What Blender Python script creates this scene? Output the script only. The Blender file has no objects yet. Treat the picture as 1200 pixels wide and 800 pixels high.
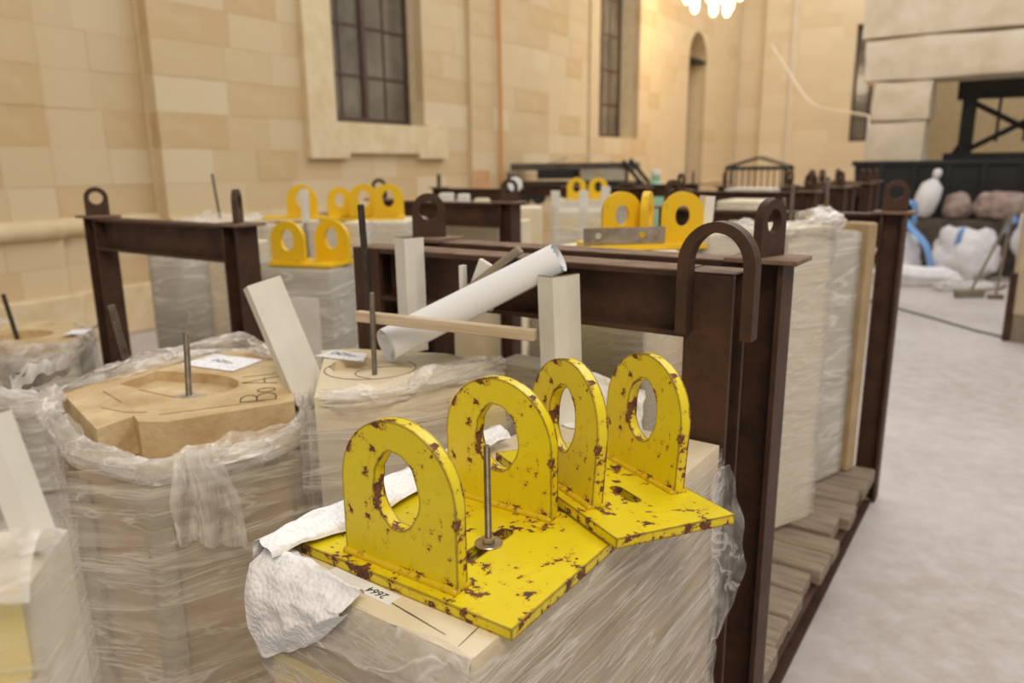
import bpy, bmesh, math, random
from mathutils import Vector, Matrix, noise
from mathutils.geometry import tessellate_polygon
random.seed(7)
S = bpy.context.scene
C = bpy.context.collection
PI = math.pi

# ---------------------------------------------------------------- camera, light, exposure
PITCH = math.atan(207/880.0); ROLL = math.radians(0.6)
cd = bpy.data.cameras.new('camera'); cam = bpy.data.objects.new('camera', cd); C.objects.link(cam)
cd.sensor_fit = 'HORIZONTAL'; cd.sensor_width = 36.0; cd.lens = 880/1200*36.0
cd.clip_start = 0.05; cd.clip_end = 200
fw = Vector((0, math.cos(PITCH), -math.sin(PITCH))); up0 = Vector((0, math.sin(PITCH), math.cos(PITCH))); rt0 = Vector((1, 0, 0))
rt = math.cos(ROLL)*rt0 - math.sin(ROLL)*up0; up = math.sin(ROLL)*rt0 + math.cos(ROLL)*up0
m = Matrix((rt, up, -fw)).transposed().to_4x4(); m.translation = (0, 0, 1.6); cam.matrix_world = m
cd.dof.use_dof = True; cd.dof.focus_distance = 1.22; cd.dof.aperture_fstop = 3.0
S.camera = cam
w = bpy.data.worlds.new('world'); S.world = w; w.use_nodes = True
bg = w.node_tree.nodes['Background']; bg.inputs[0].default_value = (1.0, 0.965, 0.925, 1); bg.inputs[1].default_value = 0.42
def area(name, loc, target, size, energy, col):
    l = bpy.data.lights.new(name, 'AREA'); l.shape = 'RECTANGLE'; l.size, l.size_y = size; l.energy = energy; l.color = col
    o = bpy.data.objects.new(name, l); C.objects.link(o); o.location = loc
    o.rotation_euler = (Vector(target)-Vector(loc)).to_track_quat('-Z', 'Y').to_euler(); return o
area('skylight', (4.5, 6.5, 9.5), (3.0, 5.5, 0), (9, 9), 560, (0.93, 0.96, 1.0))
area('rear_fill', (9.0, 17.0, 10.5), (7.5, 17.0, 0), (8, 8), 760, (1.0, 0.95, 0.88))  # added fill light, brightens the rear of the hall and the end wall
area('warm_area_light', (1.0, -3.0, 7.0), (2.0, 14.0, 3.0), (3, 3), 380, (1.0, 0.84, 0.64))  # unseen warm area light behind the camera, aimed down the hall
S.view_settings.view_transform = 'Standard'; S.view_settings.look = 'None'
S.view_settings.gamma = 1.0; S.view_settings.use_curve_mapping = False; S.view_settings.exposure = 0.04

# ---------------------------------------------------------------- materials
def lin(c):
    return tuple(((x/255)/12.92 if x/255 <= .04045 else ((x/255+.055)/1.055)**2.4) for x in c) + (1.0,)
MATS = {}
class NT:
    def __init__(s, name):
        s.m = bpy.data.materials.new(name); s.m.use_nodes = True; s.t = s.m.node_tree; s.p = s.t.nodes['Principled BSDF']; MATS[name] = s.m
        s.co = s.n('ShaderNodeTexCoord')
    def n(s, typ, **kw):
        x = s.t.nodes.new(typ)
        for k, v in kw.items():
            if k.startswith('i_'):
                x.inputs[k[2:].replace('_', ' ')].default_value = v
            else: setattr(x, k, v)
        return x
    def l(s, a, b): s.t.links.new(a, b)
    def noise(s, scale, detail=4, rough=.6, stretch=None, rot=None, src='Object', dist=0):
        x = s.n('ShaderNodeTexNoise'); x.inputs['Scale'].default_value = scale; x.inputs['Detail'].default_value = detail; x.inputs['Roughness'].default_value = rough
        x.inputs['Distortion'].default_value = dist
        mp = s.n('ShaderNodeMapping'); s.l(s.co.outputs[src], mp.inputs['Vector']); s.l(mp.outputs[0], x.inputs['Vector'])
        if stretch: mp.inputs['Scale'].default_value = stretch
        if rot: mp.inputs['Rotation'].default_value = rot
        return x.outputs['Fac']
    def ramp(s, fac, stops):
        r = s.n('ShaderNodeValToRGB'); e = r.color_ramp.elements
        while len(e) < len(stops): e.new(0.5)
        for i, (p, c) in enumerate(stops): e[i].position = p; e[i].color = c
        s.l(fac, r.inputs[0]); return r.outputs[0]
    def mix(s, fac, a, b, mode='MIX'):
        x = s.n('ShaderNodeMix'); x.data_type = 'RGBA'; x.blend_type = mode
        for sock, v in ((x.inputs[0], fac), (x.inputs[6], a), (x.inputs[7], b)):
            if hasattr(v, 'is_linked'): s.l(v, sock)
            else: sock.default_value = v
        return x.outputs[2]
    def math(s, op, a, b=0.0, clamp=False):
        x = s.n('ShaderNodeMath'); x.operation = op; x.use_clamp = clamp
        for sock, v in ((x.inputs[0], a), (x.inputs[1], b)):
            if hasattr(v, 'is_linked'): s.l(v, sock)
            else: sock.default_value = v
        return x.outputs[0]
    def bump(s, h, strength=.3, dist=.01):
        b = s.n('ShaderNodeBump'); b.inputs['Strength'].default_value = strength; b.inputs['Distance'].default_value = dist
        s.l(h, b.inputs['Height']); s.l(b.outputs[0], s.p.inputs['Normal'])
    def base(s, c):
        if hasattr(c, 'is_linked'): s.l(c, s.p.inputs['Base Color'])
        else: s.p.inputs['Base Color'].default_value = c
def BW(v): return (v, v, v, 1)
def simple(name, c1, c2=None, scale=6, rough=.7, metal=0, bump=0.0, bscale=40, stretch=None, lo=.35, hi=.7):
    t = NT(name); t.p.inputs['Roughness'].default_value = rough; t.p.inputs['Metallic'].default_value = metal
    if c2: t.base(t.ramp(t.noise(scale, stretch=stretch), [(lo, lin(c1)), (hi, lin(c2))]))
    else: t.base(lin(c1))
    if bump: t.bump(t.noise(bscale, stretch=stretch), bump, .01)
    return t.m
def stone_mat(name, cols, scale=3.0, bump=.25, rand=True):
    t = NT(name); t.p.inputs['Roughness'].default_value = .85
    if rand:
        oi = t.n('ShaderNodeObjectInfo'); k = len(cols)
        a = t.ramp(oi.outputs['Random'], [(i/(k-1), lin(c)) for i, c in enumerate(cols)])
    else: a = lin(cols[0])
    n1 = t.noise(scale, 6); n2 = t.noise(scale*12, 3)
    a = t.mix(t.ramp(n1, [(.35, BW(0)), (.75, BW(.55))]), a, lin(cols[-1]))
    a = t.mix(t.ramp(n2, [(.55, BW(0)), (.8, BW(.25))]), a, lin((190, 170, 140)))
    t.base(a); t.bump(t.math('ADD', n1, n2), bump, .012); return t.m
stone_mat('wall_stone', [(198, 168, 122), (206, 181, 140), (216, 198, 164), (200, 173, 130), (212, 191, 154)])
stone_mat('far_stone', [(212, 192, 158), (222, 206, 176), (216, 198, 166)])
simple('mortar', (226, 208, 174), (214, 194, 156), 8, .95)
simple('trim_stone', (222, 204, 168), (208, 184, 142), 5, .85, bump=.25, bscale=30)
simple('concrete_pier', (236, 222, 198), (218, 198, 166), 2.2, .9, bump=.5, bscale=12)
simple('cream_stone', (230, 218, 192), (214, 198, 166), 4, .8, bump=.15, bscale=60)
simple('pale_stone', (214, 206, 190), (196, 184, 160), 4, .8, bump=.15, bscale=60)
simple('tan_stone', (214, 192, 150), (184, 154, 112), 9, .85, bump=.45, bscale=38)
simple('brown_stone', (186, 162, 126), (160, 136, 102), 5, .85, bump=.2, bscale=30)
simple('grey_stone', (176, 168, 150), (148, 138, 118), 5, .85, bump=.2, bscale=30)
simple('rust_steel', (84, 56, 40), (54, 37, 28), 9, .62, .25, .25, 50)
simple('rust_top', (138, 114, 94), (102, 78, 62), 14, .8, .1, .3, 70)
simple('rod_steel', (140, 130, 118), (104, 92, 80), 30, .42, .75)
simple('zinc', (196, 184, 168), (160, 146, 130), 30, .3, .85)
simple('dark_rod', (74, 66, 58), (54, 48, 44), 30, .5, .5)
simple('profile_plastic', (228, 226, 218), (214, 210, 198), 8, .5)
simple('profile_edge', (150, 122, 84), (96, 76, 54), 40, .8)
simple('paper', (240, 242, 246), None, rough=.75)
simple('ink', (24, 22, 22), None, rough=.6)
simple('pencil', (104, 88, 66), None, rough=.8)
simple('light_wood', (206, 188, 162), (184, 160, 132), 5, .7, bump=.1, bscale=20, stretch=(14, 14, 1))
simple('grey_wood', (156, 142, 122), (118, 104, 86), 6, .85, bump=.3, bscale=20, stretch=(12, 12, 1))
simple('dark_wood', (96, 86, 74), (64, 56, 48), 6, .85)
simple('plank_wood', (158, 142, 124), (112, 96, 80), 5, .85, bump=.35, bscale=16, stretch=(1, 14, 14))
simple('yellow_foam', (238, 222, 138), (226, 206, 112), 4, .9)
simple('pale_foam', (226, 216, 164), (214, 202, 146), 4, .9)
simple('grey_paper', (196, 192, 186), (160, 152, 144), 12, .6)
simple('white_card', (228, 226, 222), (214, 208, 196), 5, .8)
simple('window_frame', (84, 62, 54), (66, 48, 42), 12, .55)
simple('dark_steel', (40, 42, 40), (26, 28, 28), 6, .55, .3)
simple('skip_paint', (40, 40, 38), (26, 26, 26), 3, .6, .2, .2, 10)
simple('woven_bag', (232, 230, 232), (212, 206, 204), 5, .75, bump=.2, bscale=160)
simple('rag', (176, 156, 146), (120, 94, 84), 6, .9, bump=.4, bscale=14)
simple('blue_strap', (120, 162, 214), None, rough=.6)
simple('blue_cloth', (74, 132, 166), None, rough=.8)
simple('tan_board', (222, 178, 132), (208, 160, 112), 6, .8)
simple('hose', (120, 112, 106), None, rough=.6)
simple('pipe_orange', (206, 150, 88), None, rough=.6)
simple('white_cable', (214, 206, 192), None, rough=.6)
simple('black_rubber', (22, 22, 22), None, rough=.6)
simple('green_plastic', (150, 190, 160), None, rough=.5)
simple('bristle', (150, 140, 128), (112, 102, 90), 40, .9)
t = NT('window_glass'); t.base(lin((118, 110, 98))); t.p.inputs['Roughness'].default_value = .12; t.p.inputs['Specular IOR Level'].default_value = .6
t.base(t.ramp(t.noise(1.2), [(.3, lin((84, 78, 70))), (.7, lin((128, 120, 106)))]))
t = NT('lamp_glow'); t.p.inputs['Emission Color'].default_value = lin((255, 214, 140)); t.p.inputs['Emission Strength'].default_value = 14; t.base(lin((255, 230, 180)))
# floor
t = NT('floor_concrete'); n1 = t.noise(.7, 6); n2 = t.noise(9, 6, .7); n3 = t.noise(60, 3, .7)
a = t.ramp(n1, [(.3, lin((164, 152, 142))), (.7, lin((190, 182, 178)))])
a = t.mix(t.ramp(n2, [(.4, BW(0)), (.75, BW(.6))]), a, lin((208, 202, 200)))
a = t.mix(t.ramp(n3, [(.62, BW(0)), (.75, BW(.5))]), a, lin((150, 136, 124)))
t.base(a); t.p.inputs['Roughness'].default_value = .6; t.bump(n2, .2, .01)
# chipped yellow paint
def yellow(name, thr, em):
    t = NT(name)
    be = t.n('ShaderNodeBevel'); be.samples = 4; be.inputs['Radius'].default_value = .007
    ge = t.n('ShaderNodeNewGeometry'); dp = t.n('ShaderNodeVectorMath'); dp.operation = 'DOT_PRODUCT'
    t.l(be.outputs[0], dp.inputs[0]); t.l(ge.outputs['True Normal'], dp.inputs[1])
    edge = t.math('SUBTRACT', 1.0, dp.outputs['Value'], True)
    chip = t.noise(34, 8, .66); chip2 = t.noise(90, 4, .7); big = t.noise(9, 3)
    v = t.math('ADD', chip, t.math('MULTIPLY', edge, em))
    v = t.math('ADD', v, t.math('MULTIPLY', t.math('SUBTRACT', chip2, .5), .35))
    v = t.math('ADD', v, t.math('MULTIPLY', t.math('SUBTRACT', big, .5), .34))
    mask = t.ramp(v, [(thr, BW(0)), (thr+.02, BW(1))])
    halo = t.ramp(v, [(thr-.07, BW(0)), (thr+.01, BW(.5))])
    yel = t.ramp(t.noise(5, 5), [(.3, lin((218, 192, 8))), (.7, lin((232, 216, 36)))])
    yel = t.mix(halo, yel, lin((206, 156, 22)))
    rust = t.ramp(chip2, [(.35, lin((58, 42, 34))), (.65, lin((122, 74, 46)))])
    t.base(t.mix(mask, yel, rust))
    t.l(t.ramp(mask, [(0, BW(.36)), (1, BW(.85))]), t.p.inputs['Roughness'])
    t.bump(t.math('SUBTRACT', t.math('MULTIPLY', t.noise(30, 4), .3), mask), .5, .002)
yellow('yellow_paint', .612, 2.0); yellow('yellow_worn', .55, 2.2)
t = NT('yellow_plain'); t.base(t.ramp(t.noise(30, 6, .7), [(.60, lin((214, 182, 12))), (.68, lin((120, 82, 34)))])); t.p.inputs['Roughness'].default_value = .45
t = NT('yellow_far'); t.base(t.ramp(t.noise(24, 6, .7), [(.62, lin((232, 190, 20))), (.70, lin((120, 78, 30)))])); t.p.inputs['Roughness'].default_value = .45
# stretch film
def film_mat(name, stretch, rot, lo, hi, tint=(232, 226, 218), scale=1.0, rough=.28, bump=.55, ridge=.95):
    t = NT(name); t.base(lin(tint)); t.p.inputs['Roughness'].default_value = rough; t.p.inputs['Specular IOR Level'].default_value = .6
    n1 = t.noise(scale, 5, .65, stretch=stretch, rot=rot, dist=.4); n2 = t.noise(3.0, 3); n3 = t.noise(scale*.6, 3, .6, stretch=stretch, rot=rot, dist=.8)
    rd_ = t.math('SUBTRACT', 1.0, t.math('MULTIPLY', t.math('ABSOLUTE', t.math('SUBTRACT', n3, .5)), 30.0), True)
    f = t.math('ADD', t.math('MULTIPLY', n1, .75), t.math('MULTIPLY', n2, .25))
    al = t.ramp(f, [(.36, BW(lo)), (.52, BW(lo*.6+hi*.4)), (.68, BW(hi))])
    al = t.math('ADD', al, t.math('MULTIPLY', rd_, ridge*(hi-lo)), True)
    t.l(al, t.p.inputs['Alpha']); t.bump(t.math('ADD', n1, t.math('MULTIPLY', rd_, .25)), bump, .006); return t.m
film_mat('film', (3, 3, 30), (.16, .14, 0), .08, .46, (236, 228, 214))
film_mat('film_diag', (6, 2.2, 34), (-.80, .0, .0), .08, .66, (226, 220, 208))
film_mat('film_side', (5, 2, 40), (-.75, .1, 0), .08, .48, (234, 226, 214))
film_mat('film_gather', (9, 9, 16), (.5, .3, .2), .14, .66, (238, 232, 224), rough=.2, bump=.8, ridge=.8)
film_mat('film_flap', (26, 26, 3), (.1, .1, 0), .22, .62, (240, 234, 226), rough=.2, bump=.7, ridge=.7)
film_mat('film_far', (2, 2, 14), (.2, .15, 0), .30, .68, (234, 230, 222))
film_mat('film_clear', (16, 16, 10), None, .06, .42, (236, 236, 236), rough=.2)
# bubble foam sheet
t = NT('bubble_foam'); t.base(lin((244, 244, 248))); t.p.inputs['Roughness'].default_value = .35
vo = t.n('ShaderNodeTexVoronoi'); vo.inputs['Scale'].default_value = 115; t.l(t.co.outputs['Object'], vo.inputs['Vector'])
t.bump(t.math('SUBTRACT', 1.0, vo.outputs['Distance']), .6, .004); t.p.inputs['Subsurface Weight'].default_value = .15; t.p.inputs['Subsurface Radius'].default_value = (.02, .02, .02)
# printed sheet: fine grey print on white
t = NT('printed_paper'); pn = t.noise(60, 2, .7, stretch=(1, 1.6, 1)); t.base(t.ramp(pn, [(.62, lin((242, 242, 246))), (.66, lin((120, 116, 122)))])); t.p.inputs['Roughness'].default_value = .7

# ---------------------------------------------------------------- mesh helpers
def I4(): return Matrix.Identity(4)
def TR(x=0, y=0, z=0, rz=0, rx=0, ry=0):
    return Matrix.Translation((x, y, z)) @ Matrix.Rotation(rz, 4, 'Z') @ Matrix.Rotation(ry, 4, 'Y') @ Matrix.Rotation(rx, 4, 'X')
class MB:
    def __init__(s): s.v = []; s.f = []
    def add(s, vs, fs, M=None):
        b = len(s.v); s.v += [tuple(M @ Vector(p)) if M else tuple(p) for p in vs]; s.f += [tuple(b+i for i in f) for f in fs]; return s
    def box(s, x0, x1, y0, y1, z0, z1, M=None):
        vs = [(x, y, z) for z in (z0, z1) for y in (y0, y1) for x in (x0, x1)]
        return s.add(vs, [(0, 2, 3, 1), (4, 5, 7, 6), (0, 1, 5, 4), (1, 3, 7, 5), (3, 2, 6, 7), (2, 0, 4, 6)], M)
    def cbox(s, x0, x1, y0, y1, z0, z1, c=.004, M=None):
        bm = bmesh.new(); bmesh.ops.create_cube(bm, size=1)
        for q in bm.verts: q.co = Vector(((x0+x1)/2+q.co.x*(x1-x0), (y0+y1)/2+q.co.y*(y1-y0), (z0+z1)/2+q.co.z*(z1-z0)))
        bmesh.ops.bevel(bm, geom=bm.edges[:], offset=c, segments=1, affect='EDGES')
        return s.bm(bm, M)
    def bm(s, bm, M=None):
        bm.verts.index_update(); s.add([v.co.copy() for v in bm.verts], [tuple(v.index for v in f.verts) for f in bm.faces], M); bm.free(); return s
    def shape(s, outer, z0, z1, holes=(), M=None):
        def area(p): return sum(p[i][0]*p[(i+1) % len(p)][1]-p[(i+1) % len(p)][0]*p[i][1] for i in range(len(p)))
        outer = list(outer) if area(outer) > 0 else list(reversed(outer))
        holes = [list(h) if area(h) < 0 else list(reversed(h)) for h in holes]
        loops = [outer]+holes; allp = [p for l in loops for p in l]; n = len(allp)
        tris = tessellate_polygon([[Vector((p[0], p[1], 0)) for p in l] for l in loops])
        vs = [(p[0], p[1], z0) for p in allp]+[(p[0], p[1], z1) for p in allp]; fs = []
        for a, b, c in tris:
            A, B, D = allp[a], allp[b], allp[c]
            if (B[0]-A[0])*(D[1]-A[1])-(D[0]-A[0])*(B[1]-A[1]) < 0: b, c = c, b
            fs.append((a+n, b+n, c+n)); fs.append((c, b, a))
        o = 0
        for l in loops:
            k = len(l)
            for i in range(k): j = (i+1) % k; fs.append((o+i, o+j, o+j+n, o+i+n))
            o += k
        return s.add(vs, fs, M)
    def tube(s, path, r, n=8, M=None, caps=True):
        path = [Vector(p) for p in path]; R = r if isinstance(r, (list, tuple)) else [r]*len(path); vs = []; fs = []
        d0 = (path[1]-path[0]).normalized(); nrm = d0.orthogonal().normalized()
        for i, p in enumerate(path):
            d = (path[min(i+1, len(path)-1)]-path[max(i-1, 0)]).normalized()
            nrm = (nrm-d*nrm.dot(d)).normalized(); b = d.cross(nrm)
            for k in range(n):
                a = 2*PI*k/n; vs.append(p+(nrm*math.cos(a)+b*math.sin(a))*R[i])
        for i in range(len(path)-1):
            for k in range(n): fs.append((i*n+k, i*n+(k+1) % n, (i+1)*n+(k+1) % n, (i+1)*n+k))
        if caps: fs.append(tuple(reversed(range(n)))); fs.append(tuple((len(path)-1)*n+k for k in range(n)))
        return s.add(vs, fs, M)
    def lathe(s, prof, n=16, M=None):
        vs = []; fs = []
        for r, z in prof:
            for k in range(n): a = 2*PI*k/n; vs.append((r*math.cos(a), r*math.sin(a), z))
        for i in range(len(prof)-1):
            for k in range(n): fs.append((i*n+k, i*n+(k+1) % n, (i+1)*n+(k+1) % n, (i+1)*n+k))
        fs.append(tuple(reversed(range(n)))); fs.append(tuple((len(prof)-1)*n+k for k in range(n)))
        return s.add(vs, fs, M)
    def grid(s, nu, nv, fn, closed=False, M=None):
        vs = [fn(i/(nu if closed else nu-1), j/(nv-1)) for j in range(nv) for i in range(nu)]; fs = []
        for j in range(nv-1):
            for i in range(nu if closed else nu-1):
                k = (i+1) % nu; fs.append((j*nu+i, j*nu+k, (j+1)*nu+k, (j+1)*nu+i))
        return s.add(vs, fs, M)
    def mesh(s, name, mat, smooth=False):
        me = bpy.data.meshes.new(name); me.from_pydata([tuple(p) for p in s.v], [], s.f); me.update()
        if mat: me.materials.append(MATS[mat])
        if smooth:
            me.polygons.foreach_set('use_smooth', [True]*len(me.polygons))
            if smooth != 'all':
                try: me.set_sharp_from_angle(angle=math.radians(smooth))
                except Exception: pass
        return me
    def build(s, name, mat, parent=None, smooth=False, M=None):
        o = bpy.data.objects.new(name, s.mesh(name, mat, smooth)); C.objects.link(o)
        if parent: o.parent = parent
        if M: o.matrix_local = M
        return o
def link(name, me, parent=None, M=None):
    o = bpy.data.objects.new(name, me); C.objects.link(o)
    if parent: o.parent = parent
    if M: o.matrix_local = M
    return o
def tag(o, label, cat, group=None):
    o['label'] = label; o['category'] = cat
    if group: o['group'] = group
    return o
def thing(name, label, cat, loc, rz=0, group=None):
    o = bpy.data.objects.new(name, None); C.objects.link(o); o.empty_display_size = .1
    o.location = loc; o.rotation_euler = (0, 0, rz); return tag(o, label, cat, group)
def struct(o): o['kind'] = 'structure'; return o
def root_struct(name, loc, rz=0):
    o = bpy.data.objects.new(name, None); C.objects.link(o); o.location = loc; o.rotation_euler = (0, 0, rz); return struct(o)
def N(x, y, z): return noise.noise(Vector((x, y, z)))
def copy_tree(root, loc, rz, label, group=None):
    r = root.copy(); C.objects.link(r); r.location = loc; r.rotation_euler = (0, 0, rz); r['label'] = label
    if group: r['group'] = group
    for ch in list(root.children):
        c = ch.copy(); C.objects.link(c); c.parent = r
        for g in list(ch.children):
            d = g.copy(); C.objects.link(d); d.parent = c
    return r
def unit_block(c=.02):
    b = MB().cbox(-.5, .5, -.5, .5, -.5, .5, c); return b
A = math.radians(34.5); HA = -A                       # the racks' axis, right of the view axis
U = Vector((math.sin(A), math.cos(A), 0)); X = Vector((math.cos(A), -math.sin(A), 0))

# ================================================================ SETTING
fl = MB().box(-14, 22, -8, 34, -.1, 0).build('floor', 'floor_concrete'); struct(fl)
WA = math.radians(32.5)
wall = root_struct('wall_left', (-3.975, 6.81, 0), -WA)         # local Y runs along the wall, local X into the hall
PL, CO = 1.1, .3467
def rows(top):
    z = 0; out = []
    while z < PL-.01: out.append((z, z+PL/3)); z += PL/3
    z = PL
    while z < top: out.append((z, z+CO)); z += CO
    return out
def course_blocks(y0, y1, top, xf, holes, seed, lo=.45, hi=1.0, zmin=0):
    """block rectangles (y0,y1,z0,z1,xf) of one stretch of wall, cut around the holes (y0,y1,z0,z1)"""
    rnd = random.Random(seed); out = []
    for z0, z1 in rows(top):
        if z1 <= zmin+.01: continue
        cuts = [(h[0], h[1]) for h in holes if h[2] < z1-.02 and h[3] > z0+.02]
        spans = [(y0, y1)]
        for a, b in cuts:
            ns = []
            for p, q in spans:
                if b <= p or a >= q: ns.append((p, q)); continue
                if a-p > .05: ns.append((p, a))
                if q-b > .05: ns.append((b, q))
            spans = ns
        for p, q in spans:
            y = p
            while y < q-.01:
                e = y+rnd.uniform(lo, hi)
                if q-e < .3: e = q
                out.append((y, e, z0, z1, xf)); y = e
    return out
def lay(blocks, parent, mat, vis, name='stone_block', depth=.14, gap=.0012, maxn=285):
    """the largest visible blocks are objects of their own, the rest one joined part"""
    ub = unit_block(.006).mesh(name, mat)
    ub2 = MB()
    sc = []
    W0 = parent.matrix_basis
    for b in blocks:
        y0, y1, z0, z1, xf = b; p = W0 @ Vector((xf, (y0+y1)/2, (z0+z1)/2)); q = p-Vector((0, 0, 1.6)); d = q.dot(fw)
        inside = d > .5 and abs(q.dot(rt)/d*880) < 720 and -440 < q.dot(up)/d*880 < 480
        sc.append(((1000 if inside else 0)+(y1-y0)*(z1-z0)/max(d, .5)**2*100, b))
    sc.sort(key=lambda k: -k[0]); rnd = random.Random(3)
    for i, (s_, b) in enumerate(sc):
        y0, y1, z0, z1, xf = b; j = rnd.uniform(-.003, .003)
        if i < maxn and s_ > 1000:
            link(name, ub, parent, Matrix.Translation((xf-depth/2+j, (y0+y1)/2, (z0+z1)/2)) @ Matrix.Diagonal((depth, y1-y0-gap*2, z1-z0-gap*2, 1)))
        else: ub2.box(xf-depth+j, xf+j, y0+gap, y1-gap, z0+gap, z1-gap)
    if ub2.v:
        o = ub2.build(name, mat, parent); o['kind'] = 'stuff'
SILL = PL+3*CO
W1 = (3.33, 5.14, SILL, 9.0); W2 = (10.70, 12.68, SILL, 9.0); D1 = (15.85, 17.2, 0, PL+9*CO); D1B = (15.85, 17.2, 0, PL+11*CO)
TOP = 7.6
bl = course_blocks(1.0, 6.2, TOP, 0, [W1], 1) + course_blocks(6.2, 8.6, TOP, .07, [], 2) + course_blocks(8.6, 10.3, TOP, 0, [], 3) \
   + course_blocks(10.3, 20.13, TOP, .04, [W2, D1B], 4) + course_blocks(0.0, 1.0, TOP, -.22, [], 5, .4, .6) + course_blocks(-.9, 0.0, TOP, -.12, [], 6, .4, .6) \
   + course_blocks(-7, -.9, TOP, -.28, [], 8)
lay(bl, wall, 'wall_stone', None)
mo = MB()
for y0, y1, xf in ((-7, -.9, -.28), (-.9, 0, -.12), (0, 1, -.22), (1, 3.33, 0), (5.14, 6.2, 0), (6.2, 8.6, .07), (8.6, 10.3, 0), (10.3, 10.7, .04), (12.68, 15.85, .04), (17.2, 20.13, .04)):
    mo.box(-.75, xf-.005, y0+.002, y1-.002, 0, TOP)
mo.box(-.75, -.005, 3.33, 5.14, 0, SILL-.002); mo.box(-.75, .035, 10.7, 12.68, 0, SILL-.002)
mo.box(-.75, .028, D1[0], D1[1], D1B[3]+.003, TOP); mo.build('mortar_bed', 'mortar', wall)
# arch over the door: head of stone with a half-round opening
n = 20; yc = (D1[0]+D1[1])/2; rr = (D1[1]-D1[0])/2; zs = D1[3]
pts = [(D1[0], zs)]+[(yc-rr*math.cos(PI*k/n), zs+rr*math.sin(PI*k/n)) for k in range(n+1)]+[(D1[1], zs), (D1[1], D1B[3]), (D1[0], D1B[3])]
Mv = Matrix(((0, 0, 1, 0), (1, 0, 0, 0), (0, 1, 0, 0), (0, 0, 0, 1)))      # shape x->Y, y->Z, depth->X
MB().shape([p for i, p in enumerate(pts) if i not in (0, len(pts)-3)], -.6, .035, M=Mv).build('arch_head', 'trim_stone', wall)
# plinth ledge, torus moulding at the pier, base course
led = MB()
for y0, y1, xf in ((1.0, 6.2, 0), (6.2, 8.6, .07), (8.6, 15.85, .04), (17.2, 20.1, .04)):
    led.box(xf-.01, xf+.045, y0, y1, PL-.05, PL+.015)
led.build('plinth_ledge', 'trim_stone', wall)
tor = MB()
for y0, y1, xf in ((-.9, 0.0, -.12), (0.0, 1.0, -.22)):
    tor.tube([(xf+.02, y0, PL-.02), (xf+.02, y1, PL-.02)], .085, 12)
tor.build('torus_moulding', 'trim_stone', wall, 40)
bp = MB()
for y0, y1, xf in ((-.95, 0.05, -.12), (0.05, 1.0, -.22), (1.0, 6.2, 0)): bp.cbox(xf-.1, xf+.12, y0, y1, 0, .48, .015)
bp.build('base_course', 'trim_stone', wall)
# window surround with lugs
su = MB()
outer = [(2.88, TOP), (2.88, 1.70), (3.53, 1.70), (3.53, 1.765), (4.91, 1.765), (4.91, 1.70), (5.56, 1.70), (5.56, 2.16), (5.14, 2.16), (5.14, SILL), (3.33, SILL), (3.33, TOP)]
su.shape(outer, -.02, .085, M=Mv)
su.build('window_surround', 'trim_stone', wall)
def window(name, y0, y1, z0, z1, cols, rws, x, parent_M, arch=False, W=.06):
    r = bpy.data.objects.new(name, None); C.objects.link(r); r.matrix_basis = parent_M @ Matrix.Translation((x, y0, z0)); struct(r)
    w_, h_ = y1-y0, z1-z0; f = MB()
    f.box(-.04, .04, 0, W, 0, h_); f.box(-.04, .04, w_-W, w_, 0, h_); f.box(-.045, .045, W, w_-W, 0, W*1.4); f.box(-.04, .04, W, w_-W, h_-W, h_)
    f.build('window_frame', 'window_frame', r)
    cw = (w_-2*W)/2
    mu = MB().box(-.05, .05, w_/2-W*.7, w_/2+W*.7, W*1.4, h_-W).build('mullion', 'window_frame', r)
    bars = []
    for c in range(1, cols):
        if c*2 == cols: continue
        y = W+(w_-2*W)*c/cols; MB().box(-.02, .02, y-.012, y+.012, W*1.4, h_-W).build('glazing_bar', 'window_frame', r)
    for k in range(1, rws):
        z = h_*k/rws; MB().box(-.022, .022, W, w_-W, z-.012, z+.012).build('glazing_bar', 'window_frame', r)
    for c in range(cols):
        for k in range(rws):
            ya = W+(w_-2*W)*c/cols; yb = W+(w_-2*W)*(c+1)/cols; za = max(h_*k/rws, W); zb = h_*(k+1)/rws
            MB().box(-.006, .004, ya, yb, za, zb).build('pane', 'window_glass', r)
    return r
WM = Matrix.Translation((-3.975, 6.81, 0)) @ Matrix.Rotation(-WA, 4, 'Z')
window('window_1', 3.33, 5.14, SILL, SILL+5*.62, 4, 5, -.30, WM)
window('window_2', 10.70, 12.68, SILL, SILL+7*.72, 4, 7, -.45, WM)
dr = bpy.data.objects.new('door_1', None); C.objects.link(dr); dr.matrix_basis = WM @ Matrix.Translation((-.42, D1[0], 0)); struct(dr)
d = MB(); hw = D1[1]-D1[0]
outl = [(0, 0), (hw, 0), (hw, zs)]+[(hw/2+rr*math.cos(PI*k/n), zs+rr*math.sin(PI*k/n)) for k in range(1, n)]+[(0, zs)]
d.shape(outl, -.04, 0, M=Mv).build('door_leaf', 'window_frame', dr)
for k in range(6):
    MB().box(0, .03, hw*.06, hw*.94, .3+k*.62, .36+k*.62).build('door_rail', 'dark_steel', dr)
for yy in (.3, .5, .7):
    MB().box(0, .035, hw*yy-.02, hw*yy+.02, .1, zs).build('door_stile', 'dark_steel', dr)
MB().box(-.02, .45, 0, hw, zs-.04, zs+.02).build('transom', 'dark_steel', dr)
# downpipe on the wall
MB().tube([(.13, 6.95, 0), (.13, 6.93, 3), (.12, 6.92, TOP)], .028, 8).build('downpipe', 'pipe_orange', wall, 40)
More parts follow.
